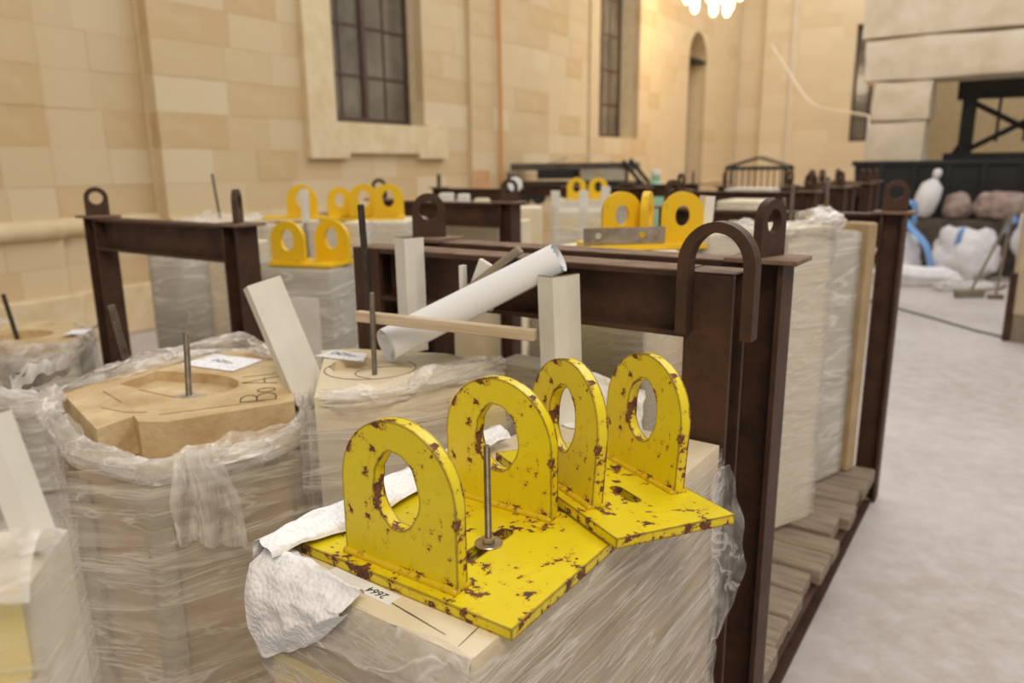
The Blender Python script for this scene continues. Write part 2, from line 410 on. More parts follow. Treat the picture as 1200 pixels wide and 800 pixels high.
# far end wall (local Y of its root runs away from the corner along the end of the hall)
CX = Vector((-3.975, 6.81, 0)) + Vector((math.sin(WA), math.cos(WA), 0))*20.13
fwl = root_struct('wall_back', CX, -WA-PI/2)               # local Y = to the right along the end wall, local X = into the hall
FW_M = Matrix.Translation(CX) @ Matrix.Rotation(-WA-PI/2, 4, 'Z')
W3 = (3.25, 4.1, SILL, PL+12*CO)
fb = course_blocks(0, .8, TOP, -.10, [], 11) + course_blocks(.8, 1.75, TOP, .12, [], 12) + course_blocks(1.75, 14, TOP, 0, [W3], 13, .6, 1.2)
lay(fb, fwl, 'far_stone', None)
fm = MB()
for y0, y1, xf in ((0, .8, -.1), (.8, 1.75, .12), (1.75, 3.25, 0), (4.1, 14, 0)): fm.box(-.7, xf-.005, y0, y1, 0, TOP)
fm.box(-.7, -.012, 3.25, 4.1, 0, SILL-.002); fm.box(-.7, -.012, 3.25, 4.1, W3[3], TOP); fm.build('mortar_bed', 'mortar', fwl)
MB().tube([(.16, 1.62, 0), (.16, 1.60, 4), (.16, 1.60, TOP)], .03, 8).build('conduit', 'white_cable', fwl, 40)
window('window_3', 3.25, 4.1, SILL, W3[3], 2, 5, -.3, FW_M)
# stone portal on the right with the opening to the next room
PT = (6.0, 13.0, 0); PR = -WA-PI/2
po = root_struct('wall_portal', PT, PR)
def rough_block(y0, y1, z0, z1, x0, x1, seed, amp=.02, nu=14, nv=8):
    bm = bmesh.new(); bmesh.ops.create_cube(bm, size=1)
    bmesh.ops.subdivide_edges(bm, edges=bm.edges[:], cuts=6, use_grid_fill=True)
    for v_ in bm.verts:
        p = Vector(((x0+x1)/2+v_.co.x*(x1-x0), (y0+y1)/2+v_.co.y*(y1-y0), (z0+z1)/2+v_.co.z*(z1-z0)))
        e = sum(abs(abs(q)-.5) < .01 for q in v_.co)
        k = amp*(.4 if e == 1 else 1.6)
        d_ = Vector((N(p.y*2.1+seed, p.z*2.3, p.x), N(p.y*2.7, p.z*2+seed, p.x+5), N(p.y*1.9, p.z, seed+p.x*2)))
        v_.co = p+d_*k-Vector((v_.co.x, v_.co.y, v_.co.z))*(.03 if e >= 2 else 0)
    return MB().bm(bm)
for i, (y0, y1, z0, z1, x0, x1) in enumerate(((-.02, .86, 0, 1.35, -1, 0), (-.04, .84, 1.36, 2.22, -1, 0), (0, .86, 2.235, 2.86, -1, 0), (-.17, 6, 2.87, 3.52, -1, .03), (-.24, 6, 3.54, 4.6, -1, .05), (-.2, 6, 4.61, 6.2, -1, .03))):
    rough_block(y0, y1, z0, z1, x0, x1, i*7.3, .028).build('stone_block', 'concrete_pier', po, 60)
pi_ = root_struct('wall_inner', PT, PR)
MB().box(-5.2, -5.0, .3, 9, 0, 6).build('inner_wall', 'mortar', pi_)
MB().box(-5.0, -1.0, .3, .4, 0, 6).build('inner_side_wall', 'trim_stone', pi_)
tr = thing('steel_truss', 'dark steel trestle frame with crossed braces inside the stone portal opening', 'steel frame', Vector(PT)+Vector((-math.sin(WA), -math.cos(WA), 0))*-1.6+Vector((math.cos(WA), -math.sin(WA), 0))*1.35, PR)
for yy in (0, 1.5, 3.2): MB().cbox(-.09, .09, yy-.11, yy+.11, 0, 3.4, .01).build('column', 'dark_steel', tr)
MB().box(-.1, .1, -.2, 3.6, 2.62, 2.95).build('girder', 'dark_steel', tr)
for a_, b_ in (((0, 2.6), (1.5, 1.75)), ((0, 1.75), (1.5, 2.6)), ((1.5, 2.6), (3.2, 1.75)), ((1.5, 1.75), (3.2, 2.6)), ((-.35, 1.3), (0, 2.0))):
    MB().tube([(0.02, a_[0], a_[1]), (0.02, b_[0], b_[1])], .05, 6).build('brace', 'dark_steel', tr)
MB().box(-.5, .4, -.3, 3.5, .9, 1.72).build('machine_housing', 'dark_steel', tr)
for yy in (.45, .85): MB().tube([(.12, yy, 2.62), (.12, yy, 1.9)], .025, 6).build('hanging_rod', 'dark_steel', tr)

# hanging lamp cluster high in the hall
ch = thing('chandelier', 'lit chandelier of glowing glass tubes hanging high by the end wall', 'chandelier', (4.30, 17.0, 4.72)); ch.scale = (1.0, 1.0, 1.15)
lamp_pts = [(-.55, 0, .12), (-.32, .25, .0), (-.12, -.2, .1), (.08, .22, -.06), (.28, -.1, -.12), (.42, .2, .02), (.55, -.05, .16), (.2, .05, .14)]
for (a_, b_, c_) in lamp_pts: MB().lathe([(.03, 0), (.075, .06), (.085, .2), (.05, .33), (.02, .36)], 10, TR(a_, b_, c_)).build('bulb', 'lamp_glow', ch, 'all')
ri = MB(); ri.tube([(.52*math.cos(k*PI/12), .3*math.sin(k*PI/12), .36) for k in range(25)], .018, 6); ri.build('ring', 'dark_steel', ch, 'all')
MB().tube([(0, 0, .36), (0, 0, 3.2)], .012, 6).build('stem', 'dark_steel', ch)
for k in range(4): MB().tube([(.52*math.cos(k*PI/2), .3*math.sin(k*PI/2), .36), (0, 0, .9)], .01, 5).build('arm', 'dark_steel', ch)
pl = bpy.data.lights.new('chandelier_light', 'POINT'); pl.energy = 110; pl.color = (1, .80, .56); pl.shadow_soft_size = .5
plo = bpy.data.objects.new('chandelier_light', pl); C.objects.link(plo); plo.location = (4.6, 16.2, 4.4)

# ================================================================ BUILDERS
def lug_outline(w_, h_, n=18):
    r = w_/2; return [(-r, 0), (r, 0)]+[(r*math.cos(PI*k/n), h_-r+r*math.sin(PI*k/n)) for k in range(n+1)]
def ring_pts(cx, cy, rx, ry, n=24, jit=0, seed=0):
    return [(cx+(rx+jit*N(seed+3*math.cos(2*PI*k/n), 3*math.sin(2*PI*k/n), seed))*math.cos(2*PI*k/n), cy+(ry+jit*N(seed+9+3*math.cos(2*PI*k/n), 3*math.sin(2*PI*k/n), 1))*math.sin(2*PI*k/n)) for k in range(n)]
MUP = Matrix(((1, 0, 0, 0), (0, 0, 1, 0), (0, 1, 0, 0), (0, 0, 0, 1)))     # shape (x,y)->(X,Z), depth->Y
_lug = MB().shape(lug_outline(.105, .135), -.011, .011, [ring_pts(0, .082, .03, .03, 18)], MUP).mesh('lifting_lug', 'rust_steel', 40)
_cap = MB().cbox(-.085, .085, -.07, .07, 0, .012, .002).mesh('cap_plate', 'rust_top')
def hsec(s=.05, th=.012):
    a_ = s-th; b_ = th/2
    return [(-s, -s), (s, -s), (s, -a_), (b_, -a_), (b_, a_), (s, a_), (s, s), (-s, s), (-s, a_), (-b_, a_), (-b_, -a_), (-s, -a_)]
def isec(w_, h_, th=.012):
    return [(-w_, 0), (w_, 0), (w_, th), (th/2, th), (th/2, h_-th), (w_, h_-th), (w_, h_), (-w_, h_), (-w_, h_-th), (-th/2, h_-th), (-th/2, th), (-w_, th)]
def box_post(hh, s=.05):
    b = MB().shape(hsec(s), 0, hh); return b
MXY = Matrix(((0, 0, 1, 0), (1, 0, 0, 0), (0, 1, 0, 0), (0, 0, 0, 1)))     # section (y,z) swept along X
def rack(label, nl, Wd, Ln, hh=1.369, rz=HA, lugs=(0, 0, 0, 0), group=None, planks=0, seed=1, rails=True, beamh=.15, ends=(0, 1)):
    r = thing('storage_rack', label, 'rack', (nl[0], nl[1], 0), rz, group)
    pm = box_post(hh).mesh('post', 'rust_steel')
    for i, (px, py) in enumerate(((0, 0), (Wd, 0), (0, Ln), (Wd, Ln))):
        p = link('post', pm, r, TR(px, py, 0, PI/2 if i % 2 else PI/2))
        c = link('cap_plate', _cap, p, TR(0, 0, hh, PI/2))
        if lugs[i] is not None: link('lifting_lug', _lug, p, TR(0, 0, hh+.012, lugs[i]))
    bm_ = MB().shape(isec(.05, beamh), .055, Wd-.055, M=MXY).mesh('top_beam', 'rust_steel')
    for e in ends: link('top_beam', bm_, r, TR(0, e*Ln, hh-beamh))
    if rails:
        rm = MB().shape(isec(.035, .13), 0.055, Ln-.055, M=Matrix(((1, 0, 0, 0), (0, 0, 1, 0), (0, 1, 0, 0), (0, 0, 0, 1)))).mesh('base_rail', 'rust_steel')
        for px in (0, Wd): link('base_rail', rm, r, TR(px, 0, 0))
        cm = MB().shape(isec(.035, .1), .055, Wd-.055, M=MXY).mesh('cross_rail', 'rust_steel')
        for py in (0, Ln): link('cross_rail', cm, r, TR(0, py, 0.005))
    if planks:
        rnd = random.Random(seed); y = .075; k = 0
        while y < Ln-.09:
            wd = rnd.uniform(.11, .17); wd = min(wd, Ln-.06-y)
            th = rnd.uniform(.055, .07); ov = rnd.uniform(-.015, .035)
            MB().cbox(-.04, Wd+.04+ov-.02, y, y+wd, .131, .131+th, .006).build('plank', 'plank_wood', r, M=TR(0, 0, 0, rnd.uniform(-.006, .006)))
            y += wd+rnd.uniform(.008, .02); k += 1
    return r
def resample(poly, step):
    out = []; nn = len(poly)
    for i in range(nn):
        a_ = Vector(poly[i]); b_ = Vector(poly[(i+1) % nn]); d_ = b_-a_; L_ = d_.length; k = max(1, int(L_/step)); nm = Vector((d_.y, -d_.x)).normalized()
        for j in range(k): out.append((a_+d_*(j/k), nm, j == 0))
    # average the normals at the corners
    res = []; n2 = len(out)
    for i in range(n2):
        p, nm, c = out[i]
        if c: nm = (nm+out[i-1][1]).normalized()*1.15
        res.append((p, nm))
    return res
def ccw(poly):
    a_ = sum(poly[i][0]*poly[(i+1) % len(poly)][1]-poly[(i+1) % len(poly)][0]*poly[i][1] for i in range(len(poly)))
    return list(poly) if a_ > 0 else list(reversed(poly))
def film_shell(parent, poly, z0, z1, mat='film', off=.006, amp=.006, seed=0, step=.02, vstep=.03, top=None):
    pts = resample(ccw(poly), step); nn = len(pts); nv = max(3, int((z1-z0)/vstep)); 
    def fn(a_, b_):
        i = int(round(a_*nn)) % nn; p, nm = pts[i]; z = z0+(z1-z0)*b_
        if top: z += top*N(p.x*7+seed, p.y*7, 3)*b_
        rid = abs(N(p.x*2.2+p.y*2.2+seed, z*22+p.x*6-p.y*4, seed))
        q = p+nm*(off+amp*rid*2+amp*.8*N(p.x*3, p.y*3, z*5+seed))
        return (q.x, q.y, z)
    return MB().grid(nn, nv, fn, True).build('stretch_film', mat, parent, 'all')
def bunch(parent, path, r, seed, mat='film_gather', name='film_bunch', closed=False, n=26, step=.010, flat=.6):
    P = [Vector(p) for p in path]; out = []
    rng = range(len(P)) if closed else range(len(P)-1)
    for i in rng:
        a_, b_ = P[i], P[(i+1) % len(P)]; k = max(1, int((b_-a_).length/step))
        for j in range(k): out.append(a_.lerp(b_, j/k))
    if not closed: out.append(P[-1])
    for _ in range(6): out = [out[i] if (not closed and i in (0, len(out)-1)) else (out[i-1]+out[i]*2+out[(i+1) % len(out)])/4 for i in range(len(out))]
    nn = len(out)
    def fn(a_, b_):
        i = int(round(a_*(nn if closed else nn-1))) % nn; p = out[i]
        if not closed and i in (0, nn-1): d_ = (out[1]-out[0]) if i == 0 else (out[-1]-out[-2])
        else: d_ = (out[(i+1) % nn]-out[i-1])
        d_.z = 0; d_.normalize(); nm = Vector((d_.y, -d_.x, 0)); an = 2*PI*b_; ca, sa = math.cos(an), math.sin(an)
        s_ = 1-2*abs(N(p.x*7+seed+ca, p.y*7+sa*1.3, seed)); s2 = 1-2*abs(N(p.x*16+ca*2.2, p.y*16+seed, sa*2.2)); s3 = N(p.x*38, p.y*38+ca*3, sa*3+seed)
        rr_ = r*(.72+.40*s_+.42*s2+.18*s3)*(.75+1.1*max(-.5, N(p.x*3.1+seed*2, p.y*3.1, 4.4)))
        if not closed: rr_ *= min(1, .25+6*a_, .25+6*(1-a_))
        wob = Vector((0, 0, r*.55*N(p.x*5+seed, p.y*5, 2)))
        return tuple(p+wob+nm*ca*rr_*flat*1.2+Vector((0, 0, 1))*sa*rr_*1.1)
    return MB().grid(nn, n, fn, closed).build(name, mat, parent, 'all')
def skirt(parent, path, w_, seed, tilt=.0, mat='film_gather', closed=False, step=.010, nv=16, dz=0.0):
    P = [Vector(p) for p in path]; out = []
    for i in (range(len(P)) if closed else range(len(P)-1)):
        a_, b_ = P[i], P[(i+1) % len(P)]; k = max(1, int((b_-a_).length/step))
        for j in range(k): out.append(a_.lerp(b_, j/k))
    if not closed: out.append(P[-1])
    for _ in range(6): out = [out[i] if (not closed and i in (0, len(out)-1)) else (out[i-1]+out[i]*2+out[(i+1) % len(out)])/4 for i in range(len(out))]
    nn = len(out)
    def fn(a_, b_):
        i = int(round(a_*(nn if closed else nn-1))) % nn; p = out[i]
        d_ = (out[(i+1) % nn]-out[i-1]) if (closed or 0 < i < nn-1) else ((out[1]-out[0]) if i == 0 else (out[-1]-out[-2]))
        d_.z = 0; d_.normalize(); nm = Vector((d_.y, -d_.x, 0)); ww = w_*(.7+.8*N(p.x*5+seed, p.y*5, 1.5))
        c1 = (1-2*abs(N(p.x*9+seed, p.y*9, b_*1.2)))*.014; c2 = (1-2*abs(N(p.x*24, p.y*24+seed, b_*2.5)))*.006
        return tuple(p+nm*(-ww*b_+.010*N(p.x*12, p.y*12+b_*3, seed))+Vector((0, 0, (c1+c2)*(.35+b_)+tilt*b_*ww+dz)))
    return MB().grid(nn, nv, fn, closed).build('film_fold', mat, parent, 'all')
def inset(poly, d_):
    poly = ccw(poly); nn = len(poly); out = []
    for i in range(nn):
        a_, b_, c_ = Vector(poly[i-1]), Vector(poly[i]), Vector(poly[(i+1) % nn])
        n1 = Vector(((b_-a_).y, -(b_-a_).x)).normalized(); n2 = Vector(((c_-b_).y, -(c_-b_).x)).normalized(); nm = (n1+n2)
        k = d_/max(.35, nm.length_squared/2); out.append(tuple(b_-nm*k))
    return out
def stone_prism(poly, z0, z1, ch=.01):
    poly = ccw(poly); ip = inset(poly, ch); nn = len(poly)
    vs = [(x, y, z0) for x, y in poly]+[(x, y, z1-ch) for x, y in poly]+[(x, y, z1) for x, y in ip]; fs = [tuple(reversed(range(nn))), tuple(2*nn+i for i in range(nn))]
    for k in (0, 1):
        for i in range(nn): j = (i+1) % nn; fs.append((k*nn+i, k*nn+j, (k+1)*nn+j, (k+1)*nn+i))
    return MB().add(vs, fs)
def rect(x0, x1, y0, y1): return [(x0, y0), (x1, y0), (x1, y1), (x0, y1)]
def wrapped(name, label, loc, rz, poly, z0, h, mat='cream_stone', film='film_far', ftop=None, group=None, cat='stone block', amp=.006):
    r = thing(name, label, cat, (loc[0], loc[1], z0), rz, group)
    stone_prism(poly, 0, h, .008).build('stone', mat, r)
    if film: film_shell(r, poly, .01, (ftop or h-.005), film, .006, amp, len(label), .04, .05)
    return r
def rod(label, base, top, r=.006, mat='rod_steel', threads=0, group=None):
    b_, t_ = Vector(base), Vector(top); d_ = t_-b_; q = d_.to_track_quat('Z', 'Y').to_matrix().to_4x4(); q.translation = b_; L_ = d_.length
    if threads:
        pf = [];
        for k in range(threads): z = L_*k/threads; pf += [(r*.86, z), (r, z+L_/threads*.5)]
        pf.append((r*.8, L_)); mb = MB().lathe(pf, 12)
    else: mb = MB().lathe([(r, 0), (r, L_-.002), (r*.7, L_)], 10)
    o = mb.build('threaded_rod', mat, None, 35); o.matrix_basis = q; tag(o, label, 'rod', group); return o
# yellow two-lug lifting bracket: local X along the lugs (-.41..0), local Y across (0...25)
def lug_parts(mat, rough=True):
    oo = lug_outline(.222, .232, 24)
    hole = ring_pts(0, .126, .044, .060, 30, .006 if rough else 0, 2.2)
    return MB().shape(oo, 0, .022, [hole], MUP)
def stadium(cx, cy, L_, w_, n=8):
    r = w_/2; return [(cx+r*math.cos(PI*k/n), cy+L_/2-r+r*math.sin(PI*k/n)) for k in range(n+1)]+[(cx-r*math.cos(PI*k/n), cy-L_/2+r-r*math.sin(PI*k/n)) for k in range(n+1)]
def bracket_meshes(mat, seed, dep=.25, slot=(-.168, .125), along=False):
    st = stadium(0, 0, .075 if along else .115, .022 if along else .026)
    st = [(slot[0]+(y if along else x), slot[1]+(x if along else y)) for x, y in st]
    pm = MB().shape(rect(-.41, 0, 0, dep), 0, .017, [st]).mesh('base_plate', mat)
    hole = ring_pts(0, .126, .043, .060, 44, .004, seed)
    lm = MB().shape(lug_outline(.222, .232, 24), -.011, .011, [hole], MUP).mesh('lug', mat, 35)
    if mat == 'yellow_paint':        # sawn edges and hole rims are worn to rust
        for me_, ax in ((lm, 1), (pm, 2)):
            me_.materials.append(MATS['yellow_worn'])
            for f_ in me_.polygons:
                if abs(f_.normal[ax]) < .5: f_.material_index = 1
    wb = MB()
    for yy in (-.012, .012): wb.tube([(-.112+.224*k/30, yy, .002+.0015*N(k*.9, yy*99, seed)) for k in range(31)], [.0065+.0015*N(k*.7, yy*50, seed+3) for k in range(31)], 7)
    return pm, lm, wb.mesh('weld_bead', 'yellow_plain' if mat == 'yellow_paint' else mat, 'all')
def bracket(label, loc, rz, mats, group=None, ry=0, rx=0, sc=1.0, lugs=((-.217, .036), (-.217, .213))):
    r = thing('lifting_bracket', label, 'bracket', loc, rz, group); r.rotation_euler = (rx, ry, rz); r.scale = (sc, sc, sc)
    link('base_plate', mats[0], r)
    for lx, ly in lugs:
        l_ = link('lug', mats[1], r, TR(lx, ly, .017)); link('weld_bead', mats[2], l_)
    return r
near_m1 = bracket_meshes('yellow_paint', 2.2, .325, (-.16, .165)); near_m2 = bracket_meshes('yellow_paint', 5.1, .245, (-.14, .12), True); far_m = bracket_meshes('yellow_far', 8.3)
def profile(label, base, top, w1, w2, rz, tilt=None, mat='profile_plastic'):
    """white angle profile: two flanges, corner ridge on the base->top line"""
    b_, t_ = Vector(base), Vector(top); d_ = t_-b_; L_ = d_.length
    q = d_.to_track_quat('Z', 'Y').to_matrix().to_4x4()
    # keep roll under control: build our own frame
    z = d_.normalized(); x_ = Vector((math.cos(rz), math.sin(rz), 0)); x_ = (x_-z*x_.dot(z)).normalized(); y_ = z.cross(x_)
    M_ = Matrix((x_, y_, z)).transposed().to_4x4(); M_.translation = b_
    r = bpy.data.objects.new('corner_profile', None); C.objects.link(r); r.matrix_basis = M_; tag(r, label, 'profile')
    th = .007; sec = [(0, 0), (w1*.5, -.003), (w1, 0), (w1, th), (th*1.6, th*1.6), (th, w2), (0, w2)]
    MB().shape(sec, 0, L_).build('angle', mat, r)
    MB().shape(inset(sec, .0008), L_+.0002, L_+.0012).build('cut_edge', 'profile_edge', r)
    return r

# ================================================================ FOREGROUND BLOCK WITH THE TWO BRACKETS
BA = math.radians(-35)
bA = thing('stone_block', 'long cream stone block in stretch film carrying the two chipped yellow brackets', 'stone block', (-.055, .82, 0), BA)
pa = rect(-.41, 0, 0, .88)
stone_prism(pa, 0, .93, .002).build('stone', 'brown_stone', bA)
def toA(px, py): q = Matrix.Rotation(math.radians(35), 2) @ (Vector((px, py))-Vector((-.055, .82))); return (q.x, q.y)
def fromb(ox, oy, rz, lx, ly): q = Matrix.Rotation(math.radians(rz), 2) @ Vector((lx, ly)); return toA(ox+q.x, oy+q.y)
s1 = [fromb(-.004, .856, -35, -.16+x, .165+y) for x, y in stadium(0, 0, .12, .03)]
s2 = [fromb(.157, 1.052, -62, -.14+y, .12+x) for x, y in stadium(0, 0, .08, .026)]
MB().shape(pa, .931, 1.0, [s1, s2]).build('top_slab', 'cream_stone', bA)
film_shell(bA, [(-.41, 0), (-.2, 0), (0, 0), (0, .88), (-.41, .88)], .02, .992, 'film_diag', .006, .004, 4, .016, .02)
f2 = film_shell(bA, pa, .02, .96, 'film_side', .013, .005, 9, .02, .03, .05)
MB().box(-.40, -.23, -.004, 0, .55, .86).build('foam_pad', 'yellow_foam', bA)
# film lip folded over the front corner, loose film tail at the far right corner
def lip(a_, b_):
    x = -.30+.30*a_; z = .995+.006*math.sin(PI*min(1, b_*2))-max(0, b_-.45)*.12; y = .018*(1-a_*.2)-.034*b_-.01*N(x*20, b_*3, 1)
    return (x, y-.004, z+.006*N(x*16, b_*4, 7))
MB().grid(40, 12, lip).build('film_lip', 'film_gather', bA, 'all')
def tail(a_, b_):
    z = .96-.42*b_; x = .008+.050*math.sin(PI*b_)*a_+.012*N(a_*4, b_*7, 2); y = .80+.085*a_*(1-.2*b_)+.03*N(a_*3+4, b_*6, 5)
    return (x+.01, y+.03*b_, z)
MB().grid(16, 40, tail).build('film_tail', 'film_clear', bA, 'all')
# pencil / saw marks on the top
for p0, p1, w_ in (((-.20, .040), (-.06, .022), .0012), ((-.035, .075), (-.03, .012), .0008), ((-.36, .06), (-.33, .10), .001)):
    d_ = (Vector(p1)-Vector(p0)); k = Vector((-d_.y, d_.x)).normalized()*w_; q = [Vector(p0)+k*.3, Vector(p0)-k*.3, (Vector(p0)+Vector(p1))/2-k, Vector(p1)-k*.2, Vector(p1)+k*.2, (Vector(p0)+Vector(p1))/2+k]
    MB().shape([tuple(x) for x in q], 1.0, 1.0008).build('pencil_mark', 'pencil', bA)
# bubble foam sheet over its left corner
fo = thing('foam_sheet', 'white bubble foam sheet folded over the corner of the bracket block', 'foam sheet', (-.040, .814, 0), BA)
def fstrip(a_, b_):      # runs back along the left top edge
    y = -.012+.62*a_; w_ = .05+.05*math.sin(PI*min(1, a_*1.5))
    if b_ < .5: x = -.41+.02+w_*(1-b_*2)*.55-.02; z = 1.027+.022*math.sin(PI*b_)+.010*N(y*14, b_*5, 3)
    else: x = -.41-.018-.012*math.sin(PI*(b_-.5)*2); z = 1.045-(b_-.5)*2*(.17-.06*a_)
    return (x-.006+.012*N(y*9, b_*4, 11), y, z+.008*N(y*20, b_*7, 2))
MB().grid(60, 26, fstrip).build('edge_strip', 'bubble_foam', fo, 'all')
def fflap(a_, b_):       # triangle hanging over the front face
    x = -.43+.215*a_; dep = .145*(1-a_**1.6)+.012
    if b_ < .3: y = .05*(1-a_*.7)*(1-b_/.3)-.006; z = 1.016+.012*math.sin(PI*b_/.3)
    else: t_ = (b_-.3)/.7; y = -.018-.016*math.sin(PI*t_)-.004; z = 1.014-t_*dep
    return (x+.006*N(a_*4, b_*4, 3), y+.010*N(a_*6, b_*5, 8), z+.008*N(a_*5, b_*6, 1))
MB().grid(40, 36, fflap).build('corner_flap', 'bubble_foam', fo, 'all')
fr = thing('foam_sheet', 'white foam sheet standing at the far end of the bracket block', 'foam sheet', (-.055, .82, 0), BA)
MB().grid(26, 18, lambda a_, b_: (-.37+.20*a_+.006*N(a_*4, b_*5, 2), .845+.012*N(a_*5, b_*4, 6)+.014*b_, 1.001+.135*b_*(1-.25*a_)+.006*N(a_*6, b_, 4)*b_)).build('upright_sheet', 'bubble_foam', fr, 'all')
MB().grid(26, 8, lambda a_, b_: (-.37+.20*a_, .845-.05*b_+.006*N(a_*7, b_*3, 5), 1.003+.008*N(a_*6, b_*4, 9)**2)).build('foot_fold', 'bubble_foam', fr, 'all')
# number sticker
tg = thing('number_sticker', 'white paper sticker with handwritten number beside the front bracket plate', 'sticker', (-.226, .993, 1.0002), math.radians(-37))
MB().shape(rect(-.070, .070, -.0125, .0125), 0, .0012).build('paper_strip', 'paper', tg)
def text(body, size, mat, parent, M_):
    cu = bpy.data.curves.new('t', 'FONT'); cu.body = body; cu.size = size; cu.extrude = .0002; cu.align_x = 'CENTER'; cu.align_y = 'CENTER'; cu.shear = .15
    o = bpy.data.objects.new('t', cu); me = bpy.data.meshes.new_from_object(o); bpy.data.objects.remove(o)
    me.materials.clear(); me.materials.append(MATS[mat]); return link('handwriting', me, parent, M_)
text('2664', .019, 'ink', tg, TR(.036, 0, .0015, PI))
bracket('chipped yellow steel bracket with a threaded rod and washer through its slot', (-.004, .856, 1.0005), math.radians(-35), near_m1, lugs=((-.22, .036), (-.228, .294)))
bracket('chipped yellow steel bracket resting askew on the edge of the other bracket plate', (.157, 1.052, 1.0225), math.radians(-62), near_m2, ry=0, rx=math.radians(-4.2))
# rod with nut and washer
bp_ = Vector((-.004, .856, 1.0))+Matrix.Rotation(math.radians(-35), 3, 'Z') @ Vector((-.16, .165, 0))
rd = thing('threaded_rod', 'bright threaded rod with nut and washer standing in the yellow bracket slot', 'rod', (bp_.x, bp_.y, 1.0176))
pf = []
for k in range(70): z = .165*k/70; pf += [(.0049, z), (.0058, z+.165/140)]
MB().lathe(pf+[(.004, .165)], 14).build('shank', 'rod_steel', rd, 30)
MB().lathe([(.022, 0), (.0225, .0015), (.021, .003)], 28).build('washer', 'zinc', rd, 30)
MB().lathe([(.0085, .003), (.0105, .004), (.0105, .0115), (.0085, .0125)], 6).build('nut', 'zinc', rd)

# ================================================================ POLYGONAL TAN BLOCK (left)
zB = 1.03
topB = [(-1.182, 1.89), (-.937, 1.602), (-.898, 1.695), (-.868, 1.654), (-.80, 1.648), (-.546, 1.796), (-.665, 2.175), (-.87, 2.36), (-1.063, 2.191)]
cB = Vector((-.85, 1.95)); tb = [(x-cB.x, y-cB.y) for x, y in topB]
pocket = [(-1.069, 1.965), (-1.031, 2.10), (-.87, 2.065), (-.794, 2.03), (-.752, 1.985), (-.733, 1.935), (-.745, 1.885), (-.79, 1.845), (-.841, 1.827)]
pk = [(x-cB.x, y-cB.y) for x, y in pocket]
bB = thing('stone_block', 'polygonal tan stone block with a recessed pocket and handwriting on its top', 'stone block', (cB.x, cB.y, 0))
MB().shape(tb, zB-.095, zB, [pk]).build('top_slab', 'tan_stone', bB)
MB().shape([(x*1.0, y*1.0) for x, y in inset(pk, -.004)], zB-.096, zB-.028).build('pocket_floor', 'tan_stone', bB)
bodyB = [(-1.20, 1.88), (-.99, 1.60), (-.80, 1.56), (-.53, 1.74), (-.645, 2.19), (-.87, 2.37), (-1.08, 2.20)]; bb = [(x-cB.x, y-cB.y) for x, y in bodyB]
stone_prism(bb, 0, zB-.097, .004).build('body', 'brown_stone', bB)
for i in range(3):      # grey corner boards under the film
    a_ = Vector(bb[(1, 2, 3)[i]]); MB().box(-.03, .03, -.004, .004, .02, zB-.12).build('edge_board', 'grey_stone', bB, M=TR(a_.x*1.012, a_.y*1.012, 0, (-.45, .25, .9)[i]))
film_shell(bB, inset(bb, -.006), .02, zB-.07, 'film', .006, .010, 2, .018, .02, .03)
film_shell(bB, inset(bb, -.018), .05, zB-.10, 'film', .010, .012, 15, .022, .025, .03)
rim = [(-1.215, 1.86, zB-.02), (-1.09, 1.70, zB-.02), (-.985, 1.585, zB-.045), (-.80, 1.540, zB-.075), (-.66, 1.62, zB-.085), (-.535, 1.70, zB-.07), (-.515, 1.80, zB-.03), (-.58, 2.0, zB-.005), (-.66, 2.20, zB+.01), (-.88, 2.40, zB+.02), (-1.09, 2.22, zB+.012), (-1.17, 2.03, zB+.005)]
bunch(bB, [(x-cB.x, y-cB.y, z) for x, y, z in rim], .020, 3.3, closed=True, flat=.55)
bunch(bB, [(x-cB.x, y-cB.y, z) for x, y, z in [(-1.19, 1.90, zB+.005), (-1.13, 1.99, zB+.012), (-1.07, 2.10, zB+.01), (-1.03, 2.17, zB+.015), (-.93, 2.25, zB+.02), (-.80, 2.27, zB+.012), (-.70, 2.19, zB+.01)]], .016, 8.8, flat=.9)
bunch(bB, [(x-cB.x, y-cB.y, z) for x, y, z in [(-1.15, 1.84, zB+.012), (-1.17, 1.79, zB-.005), (-1.12, 1.72, zB-.04)]], .036, 5.1, flat=.8)
bunch(bB, [(x-cB.x, y-cB.y, z) for x, y, z in [(-1.17, 1.80, zB+.0), (-1.22, 1.74, zB+.02), (-1.27, 1.70, zB+.05)]], .03, 1.9, flat=.8)
skirt(bB, [(x-cB.x, y-cB.y, z) for x, y, z in [(-.515, 1.80, zB-.03), (-.58, 2.0, zB+.0), (-.66, 2.20, zB+.012), (-.88, 2.40, zB+.02), (-1.09, 2.22, zB+.02), (-1.17, 2.03, zB+.015), (-1.215, 1.86, zB-.005), (-1.10, 1.70, zB-.02)]], .055, 3.0, .1)
skirt(bB, [(x-cB.x, y-cB.y, z) for x, y, z in [(-1.10, 1.69, zB-.025), (-.985, 1.575, zB-.05), (-.80, 1.532, zB-.08), (-.66, 1.61, zB-.08), (-.525, 1.70, zB-.06), (-.505, 1.80, zB-.03)]], .05, 5.0, 1.1, dz=-.035)
def flapB(a_, b_):
    p0 = Vector((-.775, 1.545)); p1 = Vector((-.645, 1.61)); dr_ = (p1-p0); nm = Vector((dr_.y, -dr_.x)).normalized()
    wd = .62+.38*min(1, b_*2.2); p = p0+dr_*(.5+(a_-.5)*wd)+dr_*.12*b_
    L_ = .20*(1+.25*a_+.12*N(a_*5, 0, 3)); off = .022+.018*math.sin(PI*min(1, b_*1.4))+.013*math.sin(a_*13+b_*2)*(.4+b_)+.008*N(a_*8, b_*6, 4)
    q = p+nm*off; return (q.x-cB.x, q.y-cB.y, zB-.045-L_*b_+(.012 if b_ == 0 else 0))
